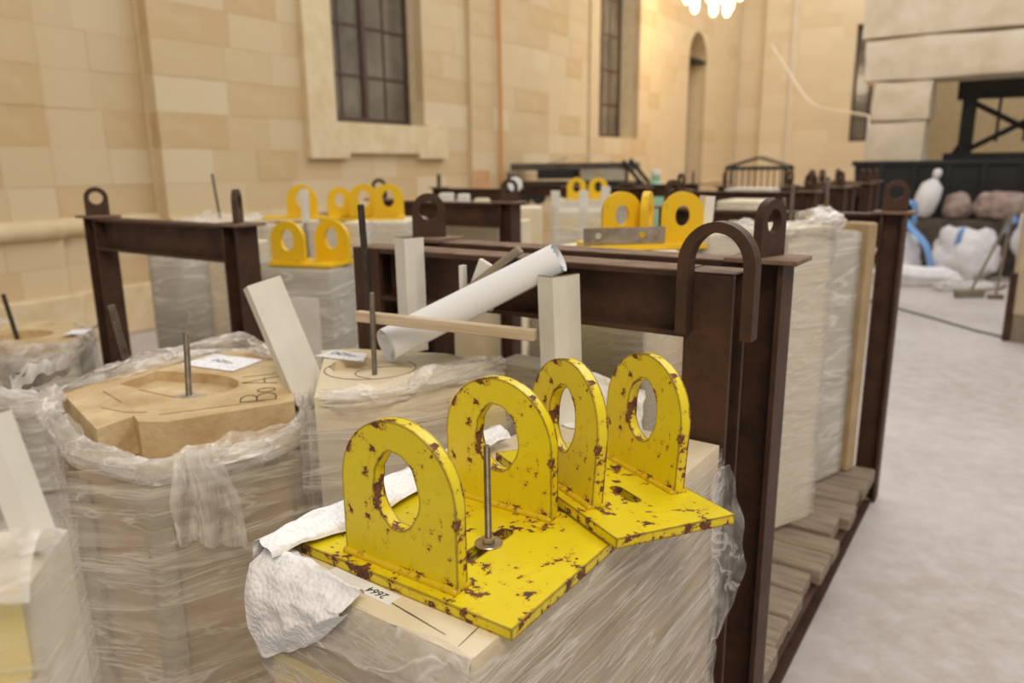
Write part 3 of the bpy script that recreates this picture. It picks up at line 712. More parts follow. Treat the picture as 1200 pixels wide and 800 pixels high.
MB().grid(34, 30, flapB).build('film_flap', 'film_flap', bB, 'all')
# handwriting on the tan top
def strokes(parent, S_, M_, w_=.0022, mat='ink'):
    mb = MB()
    for st in S_:
        for i in range(len(st)-1):
            a_, b_ = Vector(st[i]), Vector(st[i+1]); d_ = (b_-a_)
            if d_.length < 1e-6: continue
            k = Vector((-d_.y, d_.x)).normalized()*w_; e = d_.normalized()*w_*.5
            q = [a_+k-e, a_-k-e, b_-k+e, b_+k+e]; mb.add([(p.x, p.y, z) for z in (0, .0006) for p in q], [(4, 5, 6, 7), (0, 1, 5, 4), (1, 2, 6, 5), (2, 3, 7, 6), (3, 0, 4, 7)])
    return mb.build('handwriting', mat, parent, M=M_)
def arc(cx, cy, rx, ry, a0, a1, n=12): return [(cx+rx*math.cos(math.radians(a0+(a1-a0)*k/n)), cy+ry*math.sin(math.radians(a0+(a1-a0)*k/n))) for k in range(n+1)]
LB = [[(0, 0), (0, 1)], [(0, 1)]+arc(.22, .77, .25, .23, 90, -90)+[(0, .54)], [(0, .54)]+arc(.26, .27, .3, .27, 90, -90)+[(0, 0)], arc(.82, .28, .16, .26, 0, 360, 16)]
LA = [[(1.35, -.05), (1.62, 1.05), (1.95, -.1)], [(1.42, .34), (1.9, .36)], [(2.15, 1.05), (2.22, .1), (2.35, .0)]]
strokes(bB, LB+LA, TR(-.598-cB.x, 1.815-cB.y, zB+.0003, math.radians(107)) @ Matrix.Diagonal((.112, .085, 1, 1)), .016)
strokes(bB, [[(-.99, 1.91), (-.86, 1.835)], [(-1.01, 1.76), (-.93, 1.72), (-.88, 1.72)], [(-1.08, 1.90), (-.98, 1.80)], [(-.62, 1.80), (-.84, 1.70)]], TR(-cB.x, -cB.y, zB+.0003), .0009, 'pencil')
def sheet(label, poly, z, curl=.0, mat='printed_paper', name='paper_label', lift=None):
    cx = sum(p[0] for p in poly)/len(poly); cy = sum(p[1] for p in poly)/len(poly)
    o = thing(name, label, 'paper label', (cx, cy, z))
    q = [Vector((p[0]-cx, p[1]-cy, 0)) for p in poly]
    def fn(a_, b_):
        p = q[0].lerp(q[1], a_).lerp(q[3].lerp(q[2], a_), b_); h = .002*(1+N(p.x*20, p.y*20, z))
        if lift: h += lift*max(0, a_-.45)**1.5
        return (p.x, p.y, h)
    MB().grid(14, 10, fn).build('sheet', mat, o, 'all')
    MB().grid(14, 10, lambda a_, b_: tuple(Vector(fn(a_, b_))-Vector((0, 0, .0008)))).build('sheet_back', 'paper', o, 'all')
    e1 = (q[1]-q[0]); ang = math.atan2(e1.y, e1.x)
    for k, (dx, dy, ww) in enumerate(((-.01, .012, .03), (.0, -.008, .04))):
        strokes(o, [[(-ww, 0), (-ww*.6, .006), (-ww*.2, -.002), (ww*.1, .007), (ww*.5, 0), (ww, .004)]], TR(dx, dy, .0045+ (lift or 0)*.05, ang), .0012)
    return o
sheet('printed paper sheet lying on the polygonal tan stone top', [(-.985, 2.16), (-.80, 2.075), (-.755, 2.205), (-.935, 2.285)], zB+.001)
rod('grey threaded rod standing in the pocket of the tan stone', (-.868, 1.93, zB-.028), (-.868+.011, 1.93, zB+.150), .0088, threads=46)
cl = MB().grid(20, 8, lambda a_, b_: (.045*b_*(1+.35*N(3*math.cos(2*PI*a_), 3*math.sin(2*PI*a_), 1))*math.cos(2*PI*a_), .03*b_*math.sin(2*PI*a_), .007*(1-b_)+.002*N(a_*9, b_*5, 3)), True).build('grout_ring', 'grey_stone', bB, 'all', TR(-.868-cB.x, 1.93-cB.y, zB-.027))

# ================================================================ CREAM BLOCK WITH THE PAPER ROLL (middle)
zC = 1.1
topC = [(-.442, 1.60), (-.25, 1.635), (-.02, 1.775), (-.03, 1.86), (-.18, 1.99), (-.45, 2.06), (-.535, 2.04), (-.505, 1.95)]
cC = Vector((-.27, 1.80)); tc = [(x-cC.x, y-cC.y) for x, y in topC]
pkC = [(x-cC.x, y-cC.y) for x, y in [(-.471, 1.86), (-.468, 1.92), (-.44, 1.955), (-.397, 1.965), (-.36, 1.935), (-.346, 1.878), (-.352, 1.82), (-.38, 1.785), (-.434, 1.794)]]
bC = thing('stone_block', 'cream stone block with rounded pocket and film bunched round its top, behind the brackets', 'stone block', (cC.x, cC.y, 0))
MB().shape(tc, zC-.08, zC, [pkC]).build('top_slab', 'cream_stone', bC)
MB().shape(inset(pkC, -.003), zC-.081, zC-.025).build('pocket_floor', 'cream_stone', bC)
stone_prism(inset(tc, .002), 0, zC-.082, .003).build('body', 'pale_stone', bC)
MB().box(-.075, .075, -.006, .006, zC-.16, zC-.03).build('foam_pad', 'yellow_foam', bC, M=TR(-.085-cC.x, 1.722-cC.y, 0, math.radians(31.5)))
film_shell(bC, inset(tc, -.012), .02, zC-.015, 'film', .006, .008, 6, .018, .02, .03)
film_shell(bC, inset(tc, -.02), .02, zC-.05, 'film', .008, .008, 26, .022, .03, .03)
def off3(pts, c): return [(x-c.x, y-c.y, z) for x, y, z in pts]
bunch(bC, off3([(-.44, 1.61, zC-.02), (-.34, 1.612, zC-.014), (-.25, 1.64, zC-.004), (-.13, 1.71, zC+.006), (-.02, 1.775, zC+.0)], cC), .014, 4.4, flat=.9)
bunch(bC, off3([(-.24, 1.67, zC+.008), (-.17, 1.70, zC+.016), (-.09, 1.75, zC+.022), (-.03, 1.80, zC+.02), (-.03, 1.86, zC+.02)], cC), .019, 7.2, flat=1.1)
bunch(bC, off3([(-.19, 1.76, zC+.012), (-.12, 1.82, zC+.016), (-.06, 1.88, zC+.012)], cC), .015, 2.7, flat=1.2)
skirt(bC, off3([(-.44, 1.60, zC-.01), (-.34, 1.602, zC-.006), (-.25, 1.63, zC+.002), (-.13, 1.70, zC+.01), (-.012, 1.775, zC+.008), (-.02, 1.87, zC+.006)], cC), .06, 9.0, .15)
strokes(bC, [arc(-.36, 1.84, .115, .10, 150, 400, 22), arc(-.30, 1.80, .09, .06, 60, 240, 14)], TR(-cC.x, -cC.y, zC+.0004), .0012, 'pencil')
sheet('torn printed label lying on the cream stone beside the paper roll', [(-.535, 1.965), (-.39, 1.90), (-.395, 1.99), (-.50, 2.035)], zC+.001)
rod('thin grey threaded rod standing on the cream stone beside the roll', (-.340, 1.785, zC-.025), (-.336, 1.785, zC+.205), .0068, threads=40)
# rolled sheet of white paper
rl = thing('paper_roll', 'large white paper roll leaning across the block onto the steel beam', 'paper roll', (0, 0, 0))
ra, rb = Vector((-.326, 1.885, zC+.046)), Vector((.113, 1.752, 1.386)); L_ = (rb-ra).length
q = (rb-ra).to_track_quat('Z', 'Y').to_matrix().to_4x4(); q.translation = ra
rl.matrix_basis = q
rcam = q.to_3x3().transposed() @ Vector((.1, -1, .28)).normalized(); rcam.z = 0; rcam.normalize()
def rollf(a_, b_):
    an = a_*2.62*2*PI; r_ = .014+(.028+.010*(1-b_))*a_; px_, py_ = r_*math.cos(an), r_*math.sin(an); return (px_, py_, L_*b_+(1-b_)**2*(.95*(px_*rcam.x+py_*rcam.y)+.01*N(a_*9, 0, 3)))
MB().grid(110, 16, rollf).build('rolled_sheet', 'paper', rl, 'all')
def batten(name, label, a_, b_, w_, h_, mat, cat='batten', roll=0):
    a_, b_ = Vector(a_), Vector(b_); d_ = b_-a_; z = d_.normalized(); x_ = Vector((0, 0, 1)).cross(z).normalized(); y_ = z.cross(x_)
    M_ = Matrix((x_, y_, z)).transposed().to_4x4() @ Matrix.Rotation(roll, 4, 'Z'); M_.translation = a_
    o = MB().cbox(-w_/2, w_/2, -h_/2, h_/2, 0, d_.length, .002).build(name, mat, None); o.matrix_basis = M_; return tag(o, label, cat)
batten('wooden_batten', 'pale wooden batten lying across the white paper roll', (-.382, 1.820, 1.241), (.053, 1.655, 1.225), .022, .026, 'light_wood')
batten('wooden_batten', 'weathered grey batten leaning beside the roll against the beam', (-.155, 1.905, 1.255), (.022, 1.845, 1.398), .03, .02, 'grey_wood')
# white angle profiles
profile('white angle profile leaning against the tan polygonal block', (-.553, 1.857, .985), (-.675, 1.90, 1.305), .09, .05, math.radians(32))
profile('white angle profile standing upright where the wooden batten ends', (.105, 1.67, 1.001), (.092, 1.67, 1.352), .078, .058, math.radians(34))
profile('white angle profile standing below the round lug of the steel beam', (-.281, 2.00, 1.101), (-.283, 2.00, 1.412), .058, .058, math.radians(35))
wb = thing('white_board', 'small white board tilted against the steel beam behind the roll', 'board', (-.066, 1.885, 1.30), math.radians(-33))
MB().cbox(-.042, .042, -.006, .006, -.05, .06, .002).build('panel', 'profile_plastic', wb, M=TR(0, 0, 0, 0, 0, math.radians(24)))
MB().cbox(-.006, .006, -.01, .01, -.09, .05, .001).build('strip', 'profile_plastic', wb, M=TR(-.07, 0, 0))
rod('dark steel rod standing in front of the left end of the steel beam', (-.392, 2.08, 0.9), (-.405, 2.06, 1.50), .0095, 'dark_rod')
rod('flat grey rod standing behind the tan polygonal stone', (-1.21, 2.35, .75), (-1.255, 2.32, 1.185), .0115, 'rod_steel')
# small wrapped packets on the far side of the block
wrapped('stone_offcut', 'small wrapped cream offcut behind the plastic on the roll block', (.045, 2.03), HA, rect(-.07, .06, -.045, .045), .95, .12, 'cream_stone', 'film', cat='stone offcut')
bS = wrapped('support_stack', 'plain stone stack under the small wrapped offcut', (.045, 2.03), HA, rect(-.07, .06, -.045, .045), 0, .945, 'pale_stone', 'film', cat='stone block')
# block close to the lens on the left
nb = thing('stone_block', 'blurred film-wrapped block with yellow foam and a white angle close to the lens', 'stone block', (-.448, .62, 0), math.radians(14))
pn = rect(-.32, 0, 0, .12)
stone_prism(pn, 0, 1.235, .01).build('stone', 'pale_stone', nb)
MB().shape([(-.13, 1.23), (-.005, 1.23), (-.005, 1.14), (-.10, .98), (-.20, .98)], -.004, 0, M=MUP).build('foam_pad', 'yellow_foam', nb, M=TR(0, -.001, 0))
film_shell(nb, pn, .05, 1.23, 'film_side', .008, .004, 31, .03, .04, .02)
def nbf(a_, b_):
    x = -.30+.315*a_; return (x, -.035+.10*b_+.012*N(x*9, b_*3, 2), 1.205+.045*math.sin(PI*b_)+.03*a_*a_+.022*N(x*14, b_*4, 8))
MB().grid(40, 18, nbf).build('film_lip', 'film_gather', nb, 'all')
profile('blurred white angle profile standing on the nearest block', (-.478, .66, 1.236), (-.508, .665, 1.372), .035, .03, math.radians(30))

cr = thing('crumpled_foil', 'crumpled silver paper scrap on the left rim of the tan block', 'foil scrap', (-1.225, 1.86, zB+.035), .5)
MB().grid(22, 16, lambda a_, b_: (-.05+.13*a_+.012*N(a_*6, b_*6, 1), -.05+.09*b_+.015*N(a_*7, b_*5, 4), .05*a_+.028*N(a_*5, b_*8, 7)+.03*math.sin(6*b_))).build('foil', 'grey_paper', cr, 'all')

# ================================================================ RACKS
# single end frame whose beam carries the roll, with the hoop
fA = thing('end_frame', 'rusty steel end frame with a big hoop over its post, behind the yellow brackets', 'steel frame', (-.39, 2.20, 0), HA)
WdA = 1.02; hA = 1.372
pmA = MB().shape(hsec(.05, .014), 0, hA)
pA = pmA.build('post', 'rust_steel', fA, M=TR(0, 0, 0))
pB_ = link('post', pA.data, fA, TR(WdA, 0, 0, 0))
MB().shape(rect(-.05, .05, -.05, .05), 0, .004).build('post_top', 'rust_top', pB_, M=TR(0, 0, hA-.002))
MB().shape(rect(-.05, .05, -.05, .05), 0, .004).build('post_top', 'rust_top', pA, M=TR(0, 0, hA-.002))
MB().box(-.052, .052, -.056, -.050, .02, hA-.004).build('face_plate', 'rust_steel', pB_)
MB().shape(isec(.05, .145), .055, WdA-.055, M=MXY).build('top_beam', 'rust_steel', fA, M=TR(0, 0, hA-.145))
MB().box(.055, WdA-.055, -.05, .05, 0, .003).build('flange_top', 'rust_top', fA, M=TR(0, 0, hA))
MB().shape(isec(.04, .12), .055, WdA-.055, M=MXY).build('base_beam', 'rust_steel', fA)
for px in (0, WdA): MB().cbox(px-.09, px+.09, -.09, .09, 0, .012, .002).build('foot_plate', 'rust_steel', fA)
ro, ri_ = .082, .058
ho = [(-ro, -.14)]+[(-ro*math.cos(PI*k/24), .008+ro*1.12*math.sin(PI*k/24)) for k in range(25)]+[(ro, -.14), (ri_, -.14)]+[(ri_*math.cos(PI*k/24), .008+(ri_+.004)*1.12*math.sin(PI*k/24)) for k in range(25)]+[(-ri_, -.14)]
MB().shape(ho, -.02, .02, M=MUP).build('lifting_hoop', 'rust_steel', fA, 35, TR(WdA+.026, -.078, hA+.012))
# rack with planks behind it
rB = rack('rusty steel rack with plank base holding the tall wrapped slabs', (-.258, 2.395), 1.06, 1.95, lugs=(math.radians(-50), math.radians(-15), math.radians(-15), math.radians(-80)), planks=1, seed=5)
MB().box(.055, 1.005, -.05, .05, 0, .003).build('flange_top', 'rust_top', rB, M=TR(0, 0, 1.369))
rL = rack('rusty steel rack by the stone wall, its round lugs level with the plinth', (-2.017, 3.72), 1.10, 1.95, lugs=(math.radians(-27), math.radians(42), math.radians(-45), math.radians(-50)), planks=1, seed=9)
rack('distant steel rack beside the tan stone slab with white profiles', (-.75, 8.05), .95, 1.3, lugs=(.5, .5, .4, .4), seed=3, beamh=.12)
rack('distant steel rack behind the white profiled crate', (.62, 7.85), .80, 1.3, lugs=(None, None, .4, .4), seed=3, beamh=.14)
rack('steel rack with the white wrapped stones, in front of the small gabled cage', (1.46, 6.55), 1.06, 1.1, lugs=(.9, 1.1, .5, .6), seed=4, beamh=.15)
rack('narrow steel rack beside the dark container', (3.42, 8.42), .40, .8, lugs=(.7, .6, .6, .6), seed=5, beamh=.12)
rG2 = rack('steel rack between the narrow rack and the bagged stones', (2.75, 7.55), .55, .9, lugs=(.8, None, .8, .7), seed=6, beamh=.12)

# ---------------------------------------------------------------- stones in the planked rack
def local_to(nl, lx, ly): p = Vector((nl[0], nl[1], 0))+X*lx+U*ly; return (p.x, p.y)
NB = (-.258, 2.395); NL = (-2.017, 3.72)
sl = wrapped('stone_slab', 'tall film-wrapped stone slab nearest the hoop post in the planked rack', (1.193, 2.80), math.radians(30), rect(-.62, 0, 0, .17), .2, 1.17, 'cream_stone', 'film_far', cat='stone slab')
film_shell(sl, rect(-.62, 0, 0, .17), .02, 1.17, 'film', .012, .008, 77, .03, .03)
bunch(sl, [(-.6, 0, 1.165), (-.3, -.01, 1.17), (0, 0, 1.18), (.0, .17, 1.19)], .026, 2.2, 'film_gather', flat=1.1)
MB().box(-.30, -.25, -.012, -.004, 0, 1.12).build('edge_board', 'grey_stone', sl)
wrapped('stone_slab', 'slim bare cream slab standing behind the tall wrapped slab', (1.60, 3.30), math.radians(38), rect(-.075, 0, 0, .12), .2, 1.14, 'brown_stone', None, cat='stone slab')
wrapped('stone_slab', 'grey film-wrapped slab squeezed between the wrapped and bare slabs', (1.50, 3.24), math.radians(35), rect(-.22, 0, 0, .10), .2, 1.11, 'grey_stone', 'film_far', cat='stone slab')
for k, (lx, ly) in enumerate(((.76, .92), (.80, .96))): pass
rod('bare steel rod in the white wrapped slab, paired with a taller rod', (1.085, 3.02, 1.30), (1.083, 3.02, 1.46), .008, 'rod_steel')
rod('taller bare steel rod beside the shorter rod on the wrapped slab', (1.125, 3.05, 1.30), (1.127, 3.05, 1.515), .008, 'rod_steel')
rod('single steel rod at the back of the tall wrapped slab', (1.305, 3.13, 1.30), (1.295, 3.13, 1.54), .008, 'rod_steel')
bk = wrapped('stone_block', 'yellowish film-wrapped block under the yellow bracket with grey angles', (.41, 2.62), HA, rect(-.22, .20, -.30, .26), .2, 1.123, 'cream_stone', 'film', cat='stone block')
MB().box(-.12, .10, -.305, -.3005, .72, .92).build('foam_pad', 'pale_foam', bk)
MB().box(-.225, -.2205, -.28, .2, .72, .92).build('foam_pad', 'pale_foam', bk)
b3 = bracket('yellow bracket with thick round lugs and grey angle irons behind the beam', (.60, 2.48, 1.325), math.radians(8), far_m, sc=.84, lugs=())
sl_ = MB().shape(lug_outline(.165, .20, 20), -.014, .014, [ring_pts(0, .105, .030, .042, 20)], MUP).mesh('lug', 'yellow_far', 35)
link('lug', sl_, b3, TR(-.235, .20, .017, .1)); link('lug', sl_, b3, TR(-.015, .09, .017, -.2)); link('lug', sl_, b3, TR(-.125, .20, .017, math.radians(62)))
MB().box(-.001, .07, 0, .20, 0, .0168).build('plate_wing', 'yellow_far', b3)
ai = thing('angle_iron', 'grey drilled angle iron lying on the yellow plate behind the beam', 'angle iron', (.375, 2.49, 1.3405), math.radians(10))
MB().shape(rect(-.14, .14, 0, .055), -.003, .003, [ring_pts(-.09, .03, .012, .01, 12), ring_pts(.06, .03, .012, .01, 12)], MUP).build('web', 'zinc', ai)
MB().box(-.14, .14, .003, .04, 0, .005).build('foot', 'zinc', ai)
profile('short white angle profile behind the hoop, next to the yellow lug', (.655, 2.60, 1.324), (.665, 2.60, 1.49), .035, .05, math.radians(10))
bw = wrapped('stone_block', 'white film-wrapped block behind the yellow lugs, seen through the hoop', (.92, 2.78), HA, rect(-.2, .1, -.12, .5), .2, 1.12, 'pale_stone', 'film_gather')
mid = wrapped('stone_block', 'cream stone block with flat top at the far end of the planked rack', (1.02, 3.55), HA, rect(-.25, .4, -.12, .2), .2, 1.08, 'cream_stone', None)
# ---------------------------------------------------------------- stones in the rack by the wall
wrapped('stone_slab', 'grey film-wrapped slab on the floor just left of the wall rack stones', (-2.05, 4.45), math.radians(-22), rect(-.13, .10, 0, .22), 0, 1.15, 'grey_stone', 'film_far', cat='stone slab')
wrapped('stone_slab', 'cream slab standing in the middle of the rack by the wall', (-1.60, 4.22), math.radians(-22), rect(-.13, .09, 0, .25), .2, .99, 'cream_stone', 'film', cat='stone slab')
wrapped('stone_slab', 'brownish film-wrapped slab beside the cream slab in the wall rack', (-1.36, 3.85), math.radians(-22), rect(-.10, .07, 0, .22), .2, .93, 'grey_stone', 'film', cat='stone slab')
p = (-1.02, 3.62); y1 = wrapped('stone_block', 'grey-sided block under the pair of yellow lugs beside the wall rack', p, math.radians(-12), rect(-.17, .20, -.12, .22), .2, .93, 'grey_stone', 'film_far')
MB().box(-.16, .15, -.135, -.12, 0, .80).build('white_panel', 'white_card', y1)
bracket('yellow two-lug bracket on the grey-sided block beside the wall rack', (-.85, 3.52, 1.135), math.radians(-20), far_m, sc=.86, lugs=((-.30, .05), (-.11, .20)))
wrapped('stone_slab', 'narrow cream slab standing right of the grey-sided block', (-.80, 3.86), math.radians(-20), rect(-.02, .05, -.06, .08), .2, 1.13, 'cream_stone', 'film_far', cat='stone slab')
wrapped('stone_block', 'wide cream block under the row of yellow brackets', (-.98, 4.72), math.radians(-12), rect(-.25, .38, -.12, .28), .2, 1.08, 'cream_stone', 'film_far')
grp = 'yellow brackets in a row on the wide cream block'
b5 = bracket('three-lug yellow bracket on the wide cream block', (-.70, 4.62, 1.282), math.radians(4), far_m, sc=.85, lugs=((-.24, .20), (-.06, .16)))
MB().shape(lug_outline(.18, .21, 20), -.012, .012, [ring_pts(0, .115, .036, .05, 20)], MUP).build('lug', 'yellow_far', b5, 35, TR(-.42, .22, .017, .35))
MB().box(-.55, .05, .05, .30, 0, .017).build('plate_wing', 'yellow_far', b5)
b6 = bracket('yellow hook-shaped bracket lug behind a white profile on the cream block', (-1.20, 4.74, 1.282), math.radians(4), far_m, sc=.85, lugs=((-.13, .1),))
profile('short white profile in front of the hooked yellow lug', (-1.30, 4.72, 1.262), (-1.295, 4.72, 1.47), .05, .04, 0)
wrapped('stone_block', 'cream slab end with white top under the hooked yellow lug', (-1.42, 4.78), math.radians(-8), rect(-.12, .14, -.1, .3), .2, 1.06, 'cream_stone', 'film_far')
pt = wrapped('stone_block', 'stone block under loose plastic with a rod, by the wall behind the rack', (-2.05, 5.35), HA, rect(-.28, .25, -.2, .4), 0, 1.24, 'cream_stone', None)
def loose(cx, cy, z, sx, sy, seed, h=.12): return lambda a_, b_: (cx+(a_-.5)*sx+.04*N(a_*5, b_*5, seed), cy+(b_-.5)*sy, z+h*math.sin(PI*b_)**.5*(.6+.4*math.sin(PI*a_))+.05*N(a_*6, b_*5, seed+3))
MB().grid(40, 24, loose(-.02, .05, 1.20, .72, .6, 4, .07)).build('loose_plastic', 'film_gather', pt, 'all')
rod('thin dark rod rising from the loose plastic by the wall', (-2.1, 5.5, 1.2), (-2.13, 5.5, 1.56), .008, 'dark_rod')
# low block at the far left
sm = [(-2.72, 3.75), (-2.40, 3.53), (-2.17, 3.62), (-2.30, 4.02), (-2.62, 4.28), (-2.93, 4.20)]; cs = Vector((-2.52, 3.9)); sp = [(x-cs.x, y-cs.y) for x, y in sm]
bs = thing('stone_block', 'low film-wrapped stone block on the floor beside the wall rack', 'stone block', (cs.x, cs.y, 0))
MB().shape(sp, .66, .75, [ring_pts(-.05, -.02, .13, .12, 16)]).build('top_slab', 'tan_stone', bs)
stone_prism(inset(sp, .004), 0, .655, .003).build('body', 'grey_stone', bs); MB().shape(ring_pts(-.05, -.02, .14, .13, 16), .656, .70).build('pocket_floor', 'tan_stone', bs)
film_shell(bs, inset(sp, -.01), .02, .73, 'film_far', .008, .01, 12, .03, .03)
bunch(bs, [(x*1.02, y*1.02, .72) for x, y in sp], .035, 6.1, closed=True)
rod('dark rod standing in the low stone block beside the wall', (-2.60, 3.86, .70), (-2.635, 3.85, .975), .011, 'dark_rod')
sheet('white paper label curling off the low stone block', [(-2.33, 3.80), (-2.12, 3.84), (-2.14, 3.98), (-2.34, 3.92)], .765, mat='paper', lift=.22)

# ---------------------------------------------------------------- background stones and things
wrapped('stone_slab', 'plain tan stone slab beside the distant rack post', (.14, 5.45), 0, rect(-.09, .09, 0, .3), 0, 1.30, 'cream_stone', None, cat='stone slab')
cr2 = thing('wrapped_crate', 'white wrapped stone with corner profiles and a yellow foam band', 'stone block', (.55, 5.95, 0), math.radians(-8))
stone_prism(rect(-.2, .2, 0, .5), 0, 1.24, .01).build('stone', 'pale_stone', cr2)
for xx in (-.2, .02, .19): MB().cbox(xx-.035, xx+.035, -.02, -.006, .1, 1.40+.03*(xx > .1), .002).build('corner_profile', 'white_card', cr2)
MB().box(-.16, .16, -.012, -.003, 1.08, 1.20).build('foam_band', 'yellow_foam', cr2)
film_shell(cr2, rect(-.22, .22, -.02, .5), .1, 1.28, 'film_far', .01, .008, 5, .04, .05)
b7 = bracket('small far yellow bracket on the white crate with corner profiles', (.80, 6.62, 1.30), 0, far_m, sc=.75, lugs=((-.30, .05), (-.05, .05)))
wrapped('stone_block', 'support block of the small far yellow bracket', (.64, 6.72), 0, rect(-.22, .22, -.2, .2), 0, 1.298, 'pale_stone', None)
wrapped('stone_block', 'stone with white card top in front of the tan board', (-.22, 5.30), HA, rect(-.28, .3, -.2, .2), .2, 1.03, 'cream_stone', None)
bc = thing('blue_cloth', 'folded blue cloth lying on the stone below the distant beam', 'cloth', (-.24, 5.27, 1.232), .2)
MB().grid(24, 14, lambda a_, b_: (-.14+.28*a_, -.08+.16*b_, .012+.05*math.sin(PI*a_)**.4*math.sin(PI*b_)**.5+.012*N(a_*6, b_*5, 2))).build('fabric', 'blue_cloth', bc, 'all')
for k, (px, wd, hh, mt, nm) in enumerate(((-.56, .12, 1.36, 'white_card', 'slim white carton standing behind the distant beam'), (-.41, .10, 1.35, 'white_card', 'second slim white carton next to the first behind the beam'), (-.25, .13, 1.31, 'cream_stone', 'small cream carton beside the white cartons'))):
    o = thing('carton', nm, 'carton', (px, 6.6, 0)); MB().cbox(-wd/2, wd/2, 0, .2, 0, hh, .004).build('carton_body', mt, o); MB().box(-wd/2+.01, wd/2-.01, .02, .18, hh, hh+.004).build('lid', mt, o)
tbd = thing('tan_board', 'upright tan board leaning by the orange downpipe', 'board', (-.36, 9.75, 0), 0); MB().cbox(-.11, .11, 0, .03, 0, 1.54, .004).build('panel', 'tan_board', tbd); MB().cbox(-.11, .11, .03, .05, .1, .18, .004).build('cleat', 'grey_wood', tbd)
wd_ = thing('white_disc', 'round white disc propped behind the lug of the wall rack', 'disc', (.03, 4.95, 0)); MB().lathe([(.045, 0), (.048, .004), (.045, .01)], 24).build('disc', 'paper', wd_, 30, TR(0, 0, 1.475, 0, PI/2)); MB().box(-.01, .01, .0, .01, 0, 1.43).build('stick', 'grey_wood', wd_)
# pile of steel and timber under plastic by the wall
pile = thing('scaffold_trailer', 'dark steel trailer frame piled with timber under plastic along the wall', 'trailer', (1.15, 12.6, 0), math.radians(-14)); pile.scale = (1, 1, 1.14)
MB().cbox(-1.05, 1.0, -.3, .5, 1.02, 1.16, .01).build('lower_deck', 'dark_steel', pile)
for k in range(5): MB().cbox(-1.1+.03*k, .85+.02*k, -.32+k*.16, -.20+k*.16, 1.32+.01*(k % 2), 1.42, .005).build('timber', ('dark_wood', 'grey_wood', 'dark_wood')[k % 3], pile)
MB().cbox(-.65, -.05, -.36, .4, 1.20, 1.33, .01).build('black_crate', 'black_rubber', pile); MB().cbox(.05, .75, -.34, .4, 1.17, 1.33, .01).build('white_crate', 'grey_stone', pile)
for xx in (-.85, -.62, -.1, .2): MB().lathe([(.05, -.03), (.12, -.03), (.12, .03), (.05, .03)], 18, TR(xx, -.36, 1.05-.08, 0, PI/2)).build('wheel', 'black_rubber', pile, 35)
for a_, b_ in (((.72, -.34, 1.44), (1.25, -.34, .90)), ((.82, -.28, 1.46), (1.35, -.28, .92)), ((-1.05, -.3, 1.0), (-1.05, -.3, 0)), ((.9, -.3, 1.0), (.9, -.3, 0)), ((-1.05, .4, 1.0), (-1.05, .4, 0)), ((.9, .4, 1.0), (.9, .4, 0))): MB().tube([a_, b_], .035, 6).build('strut', 'dark_steel', pile)
MB().grid(30, 12, lambda a_, b_: (-.5+1.1*a_, -.35+.7*b_, 1.43+.08*math.sin(PI*a_)+.03*N(a_*6, b_*4, 2))).build('plastic_cover', 'film_gather', pile, 'all')
# small gabled cage
cg = thing('metal_cage', 'small dark metal cage with a low gabled top near the end wall', 'cage', (4.25, 13.0, 0), math.radians(-6))
for xx in (-.5, .5):
    for yy in (0, .5): MB().box(xx-.02, xx+.02, yy-.02, yy+.02, 0, 1.5).build('leg', 'dark_steel', cg)
MB().box(-.52, .52, -.03, .03, 1.47, 1.53).build('rail', 'dark_steel', cg); MB().box(-.52, .52, .47, .53, 1.47, 1.53).build('rail', 'dark_steel', cg)
for a_, b_ in (((-.5, 0, 1.53), (0, 0, 1.68)), ((.5, 0, 1.53), (0, 0, 1.68)), ((-.5, .5, 1.53), (0, .5, 1.68)), ((.5, .5, 1.53), (0, .5, 1.68)), ((0, 0, 1.68), (0, .5, 1.68))): MB().tube([a_, b_], .014, 5).build('ridge_bar', 'dark_steel', cg)
for k in range(9): MB().tube([(-.42+k*.105, 0, 1.47), (-.42+k*.105, 0, .4)], .012, 5).build('bar', 'dark_steel', cg)
MB().box(-.5, .5, .0, .5, .38, .42).build('floor_tray', 'dark_steel', cg)
lg = thing('glass_jar', 'pale green plastic tank standing beside the door', 'tank', (1.97, 10.4, 0)); MB().lathe([(.16, 0), (.18, .05), (.18, 1.1), (.12, 1.3), (.06, 1.36), (.06, 1.44)], 20).build('tank_body', 'green_plastic', lg, 40); MB().lathe([(.07, 1.44), (.07, 1.50), (.05, 1.51)], 16).build('cap', 'white_card', lg, 40)
# wrapped stones standing in the far racks
far_st = [((1.95, 6.45), .36, .3, 1.18, 'pale_stone', 'film_gather', 'white plastic-covered stone in the rack before the gabled cage'),
          ((2.20, 6.95), .4, .3, 1.24, 'pale_stone', 'film_gather', 'second white covered stone further back in that rack'),
          ((2.86, 7.35), .3, .3, 1.05, 'pale_stone', 'film_gather', 'white wrapped stone left of the narrow rack'),
          ((3.62, 8.55), .16, .3, 1.05, 'pale_stone', 'film_gather', 'white wrapped stone inside the narrow rack'),
          ((1.02, 7.8), .3, .3, 1.1, 'cream_stone', 'film_far', 'cream wrapped stone in the rack behind the white crate'),
          ((1.72, 5.55), .3, .4, 1.20, 'cream_stone', 'film_far', 'cream stone with yellowish top between the two rack rows')]
for (px, py), wd, ln, hh, mt, fi, lb in far_st: wrapped('stone_block', lb, (px, py), HA, rect(-wd/2, wd/2, -ln/2, ln/2), .135, hh, mt, fi)

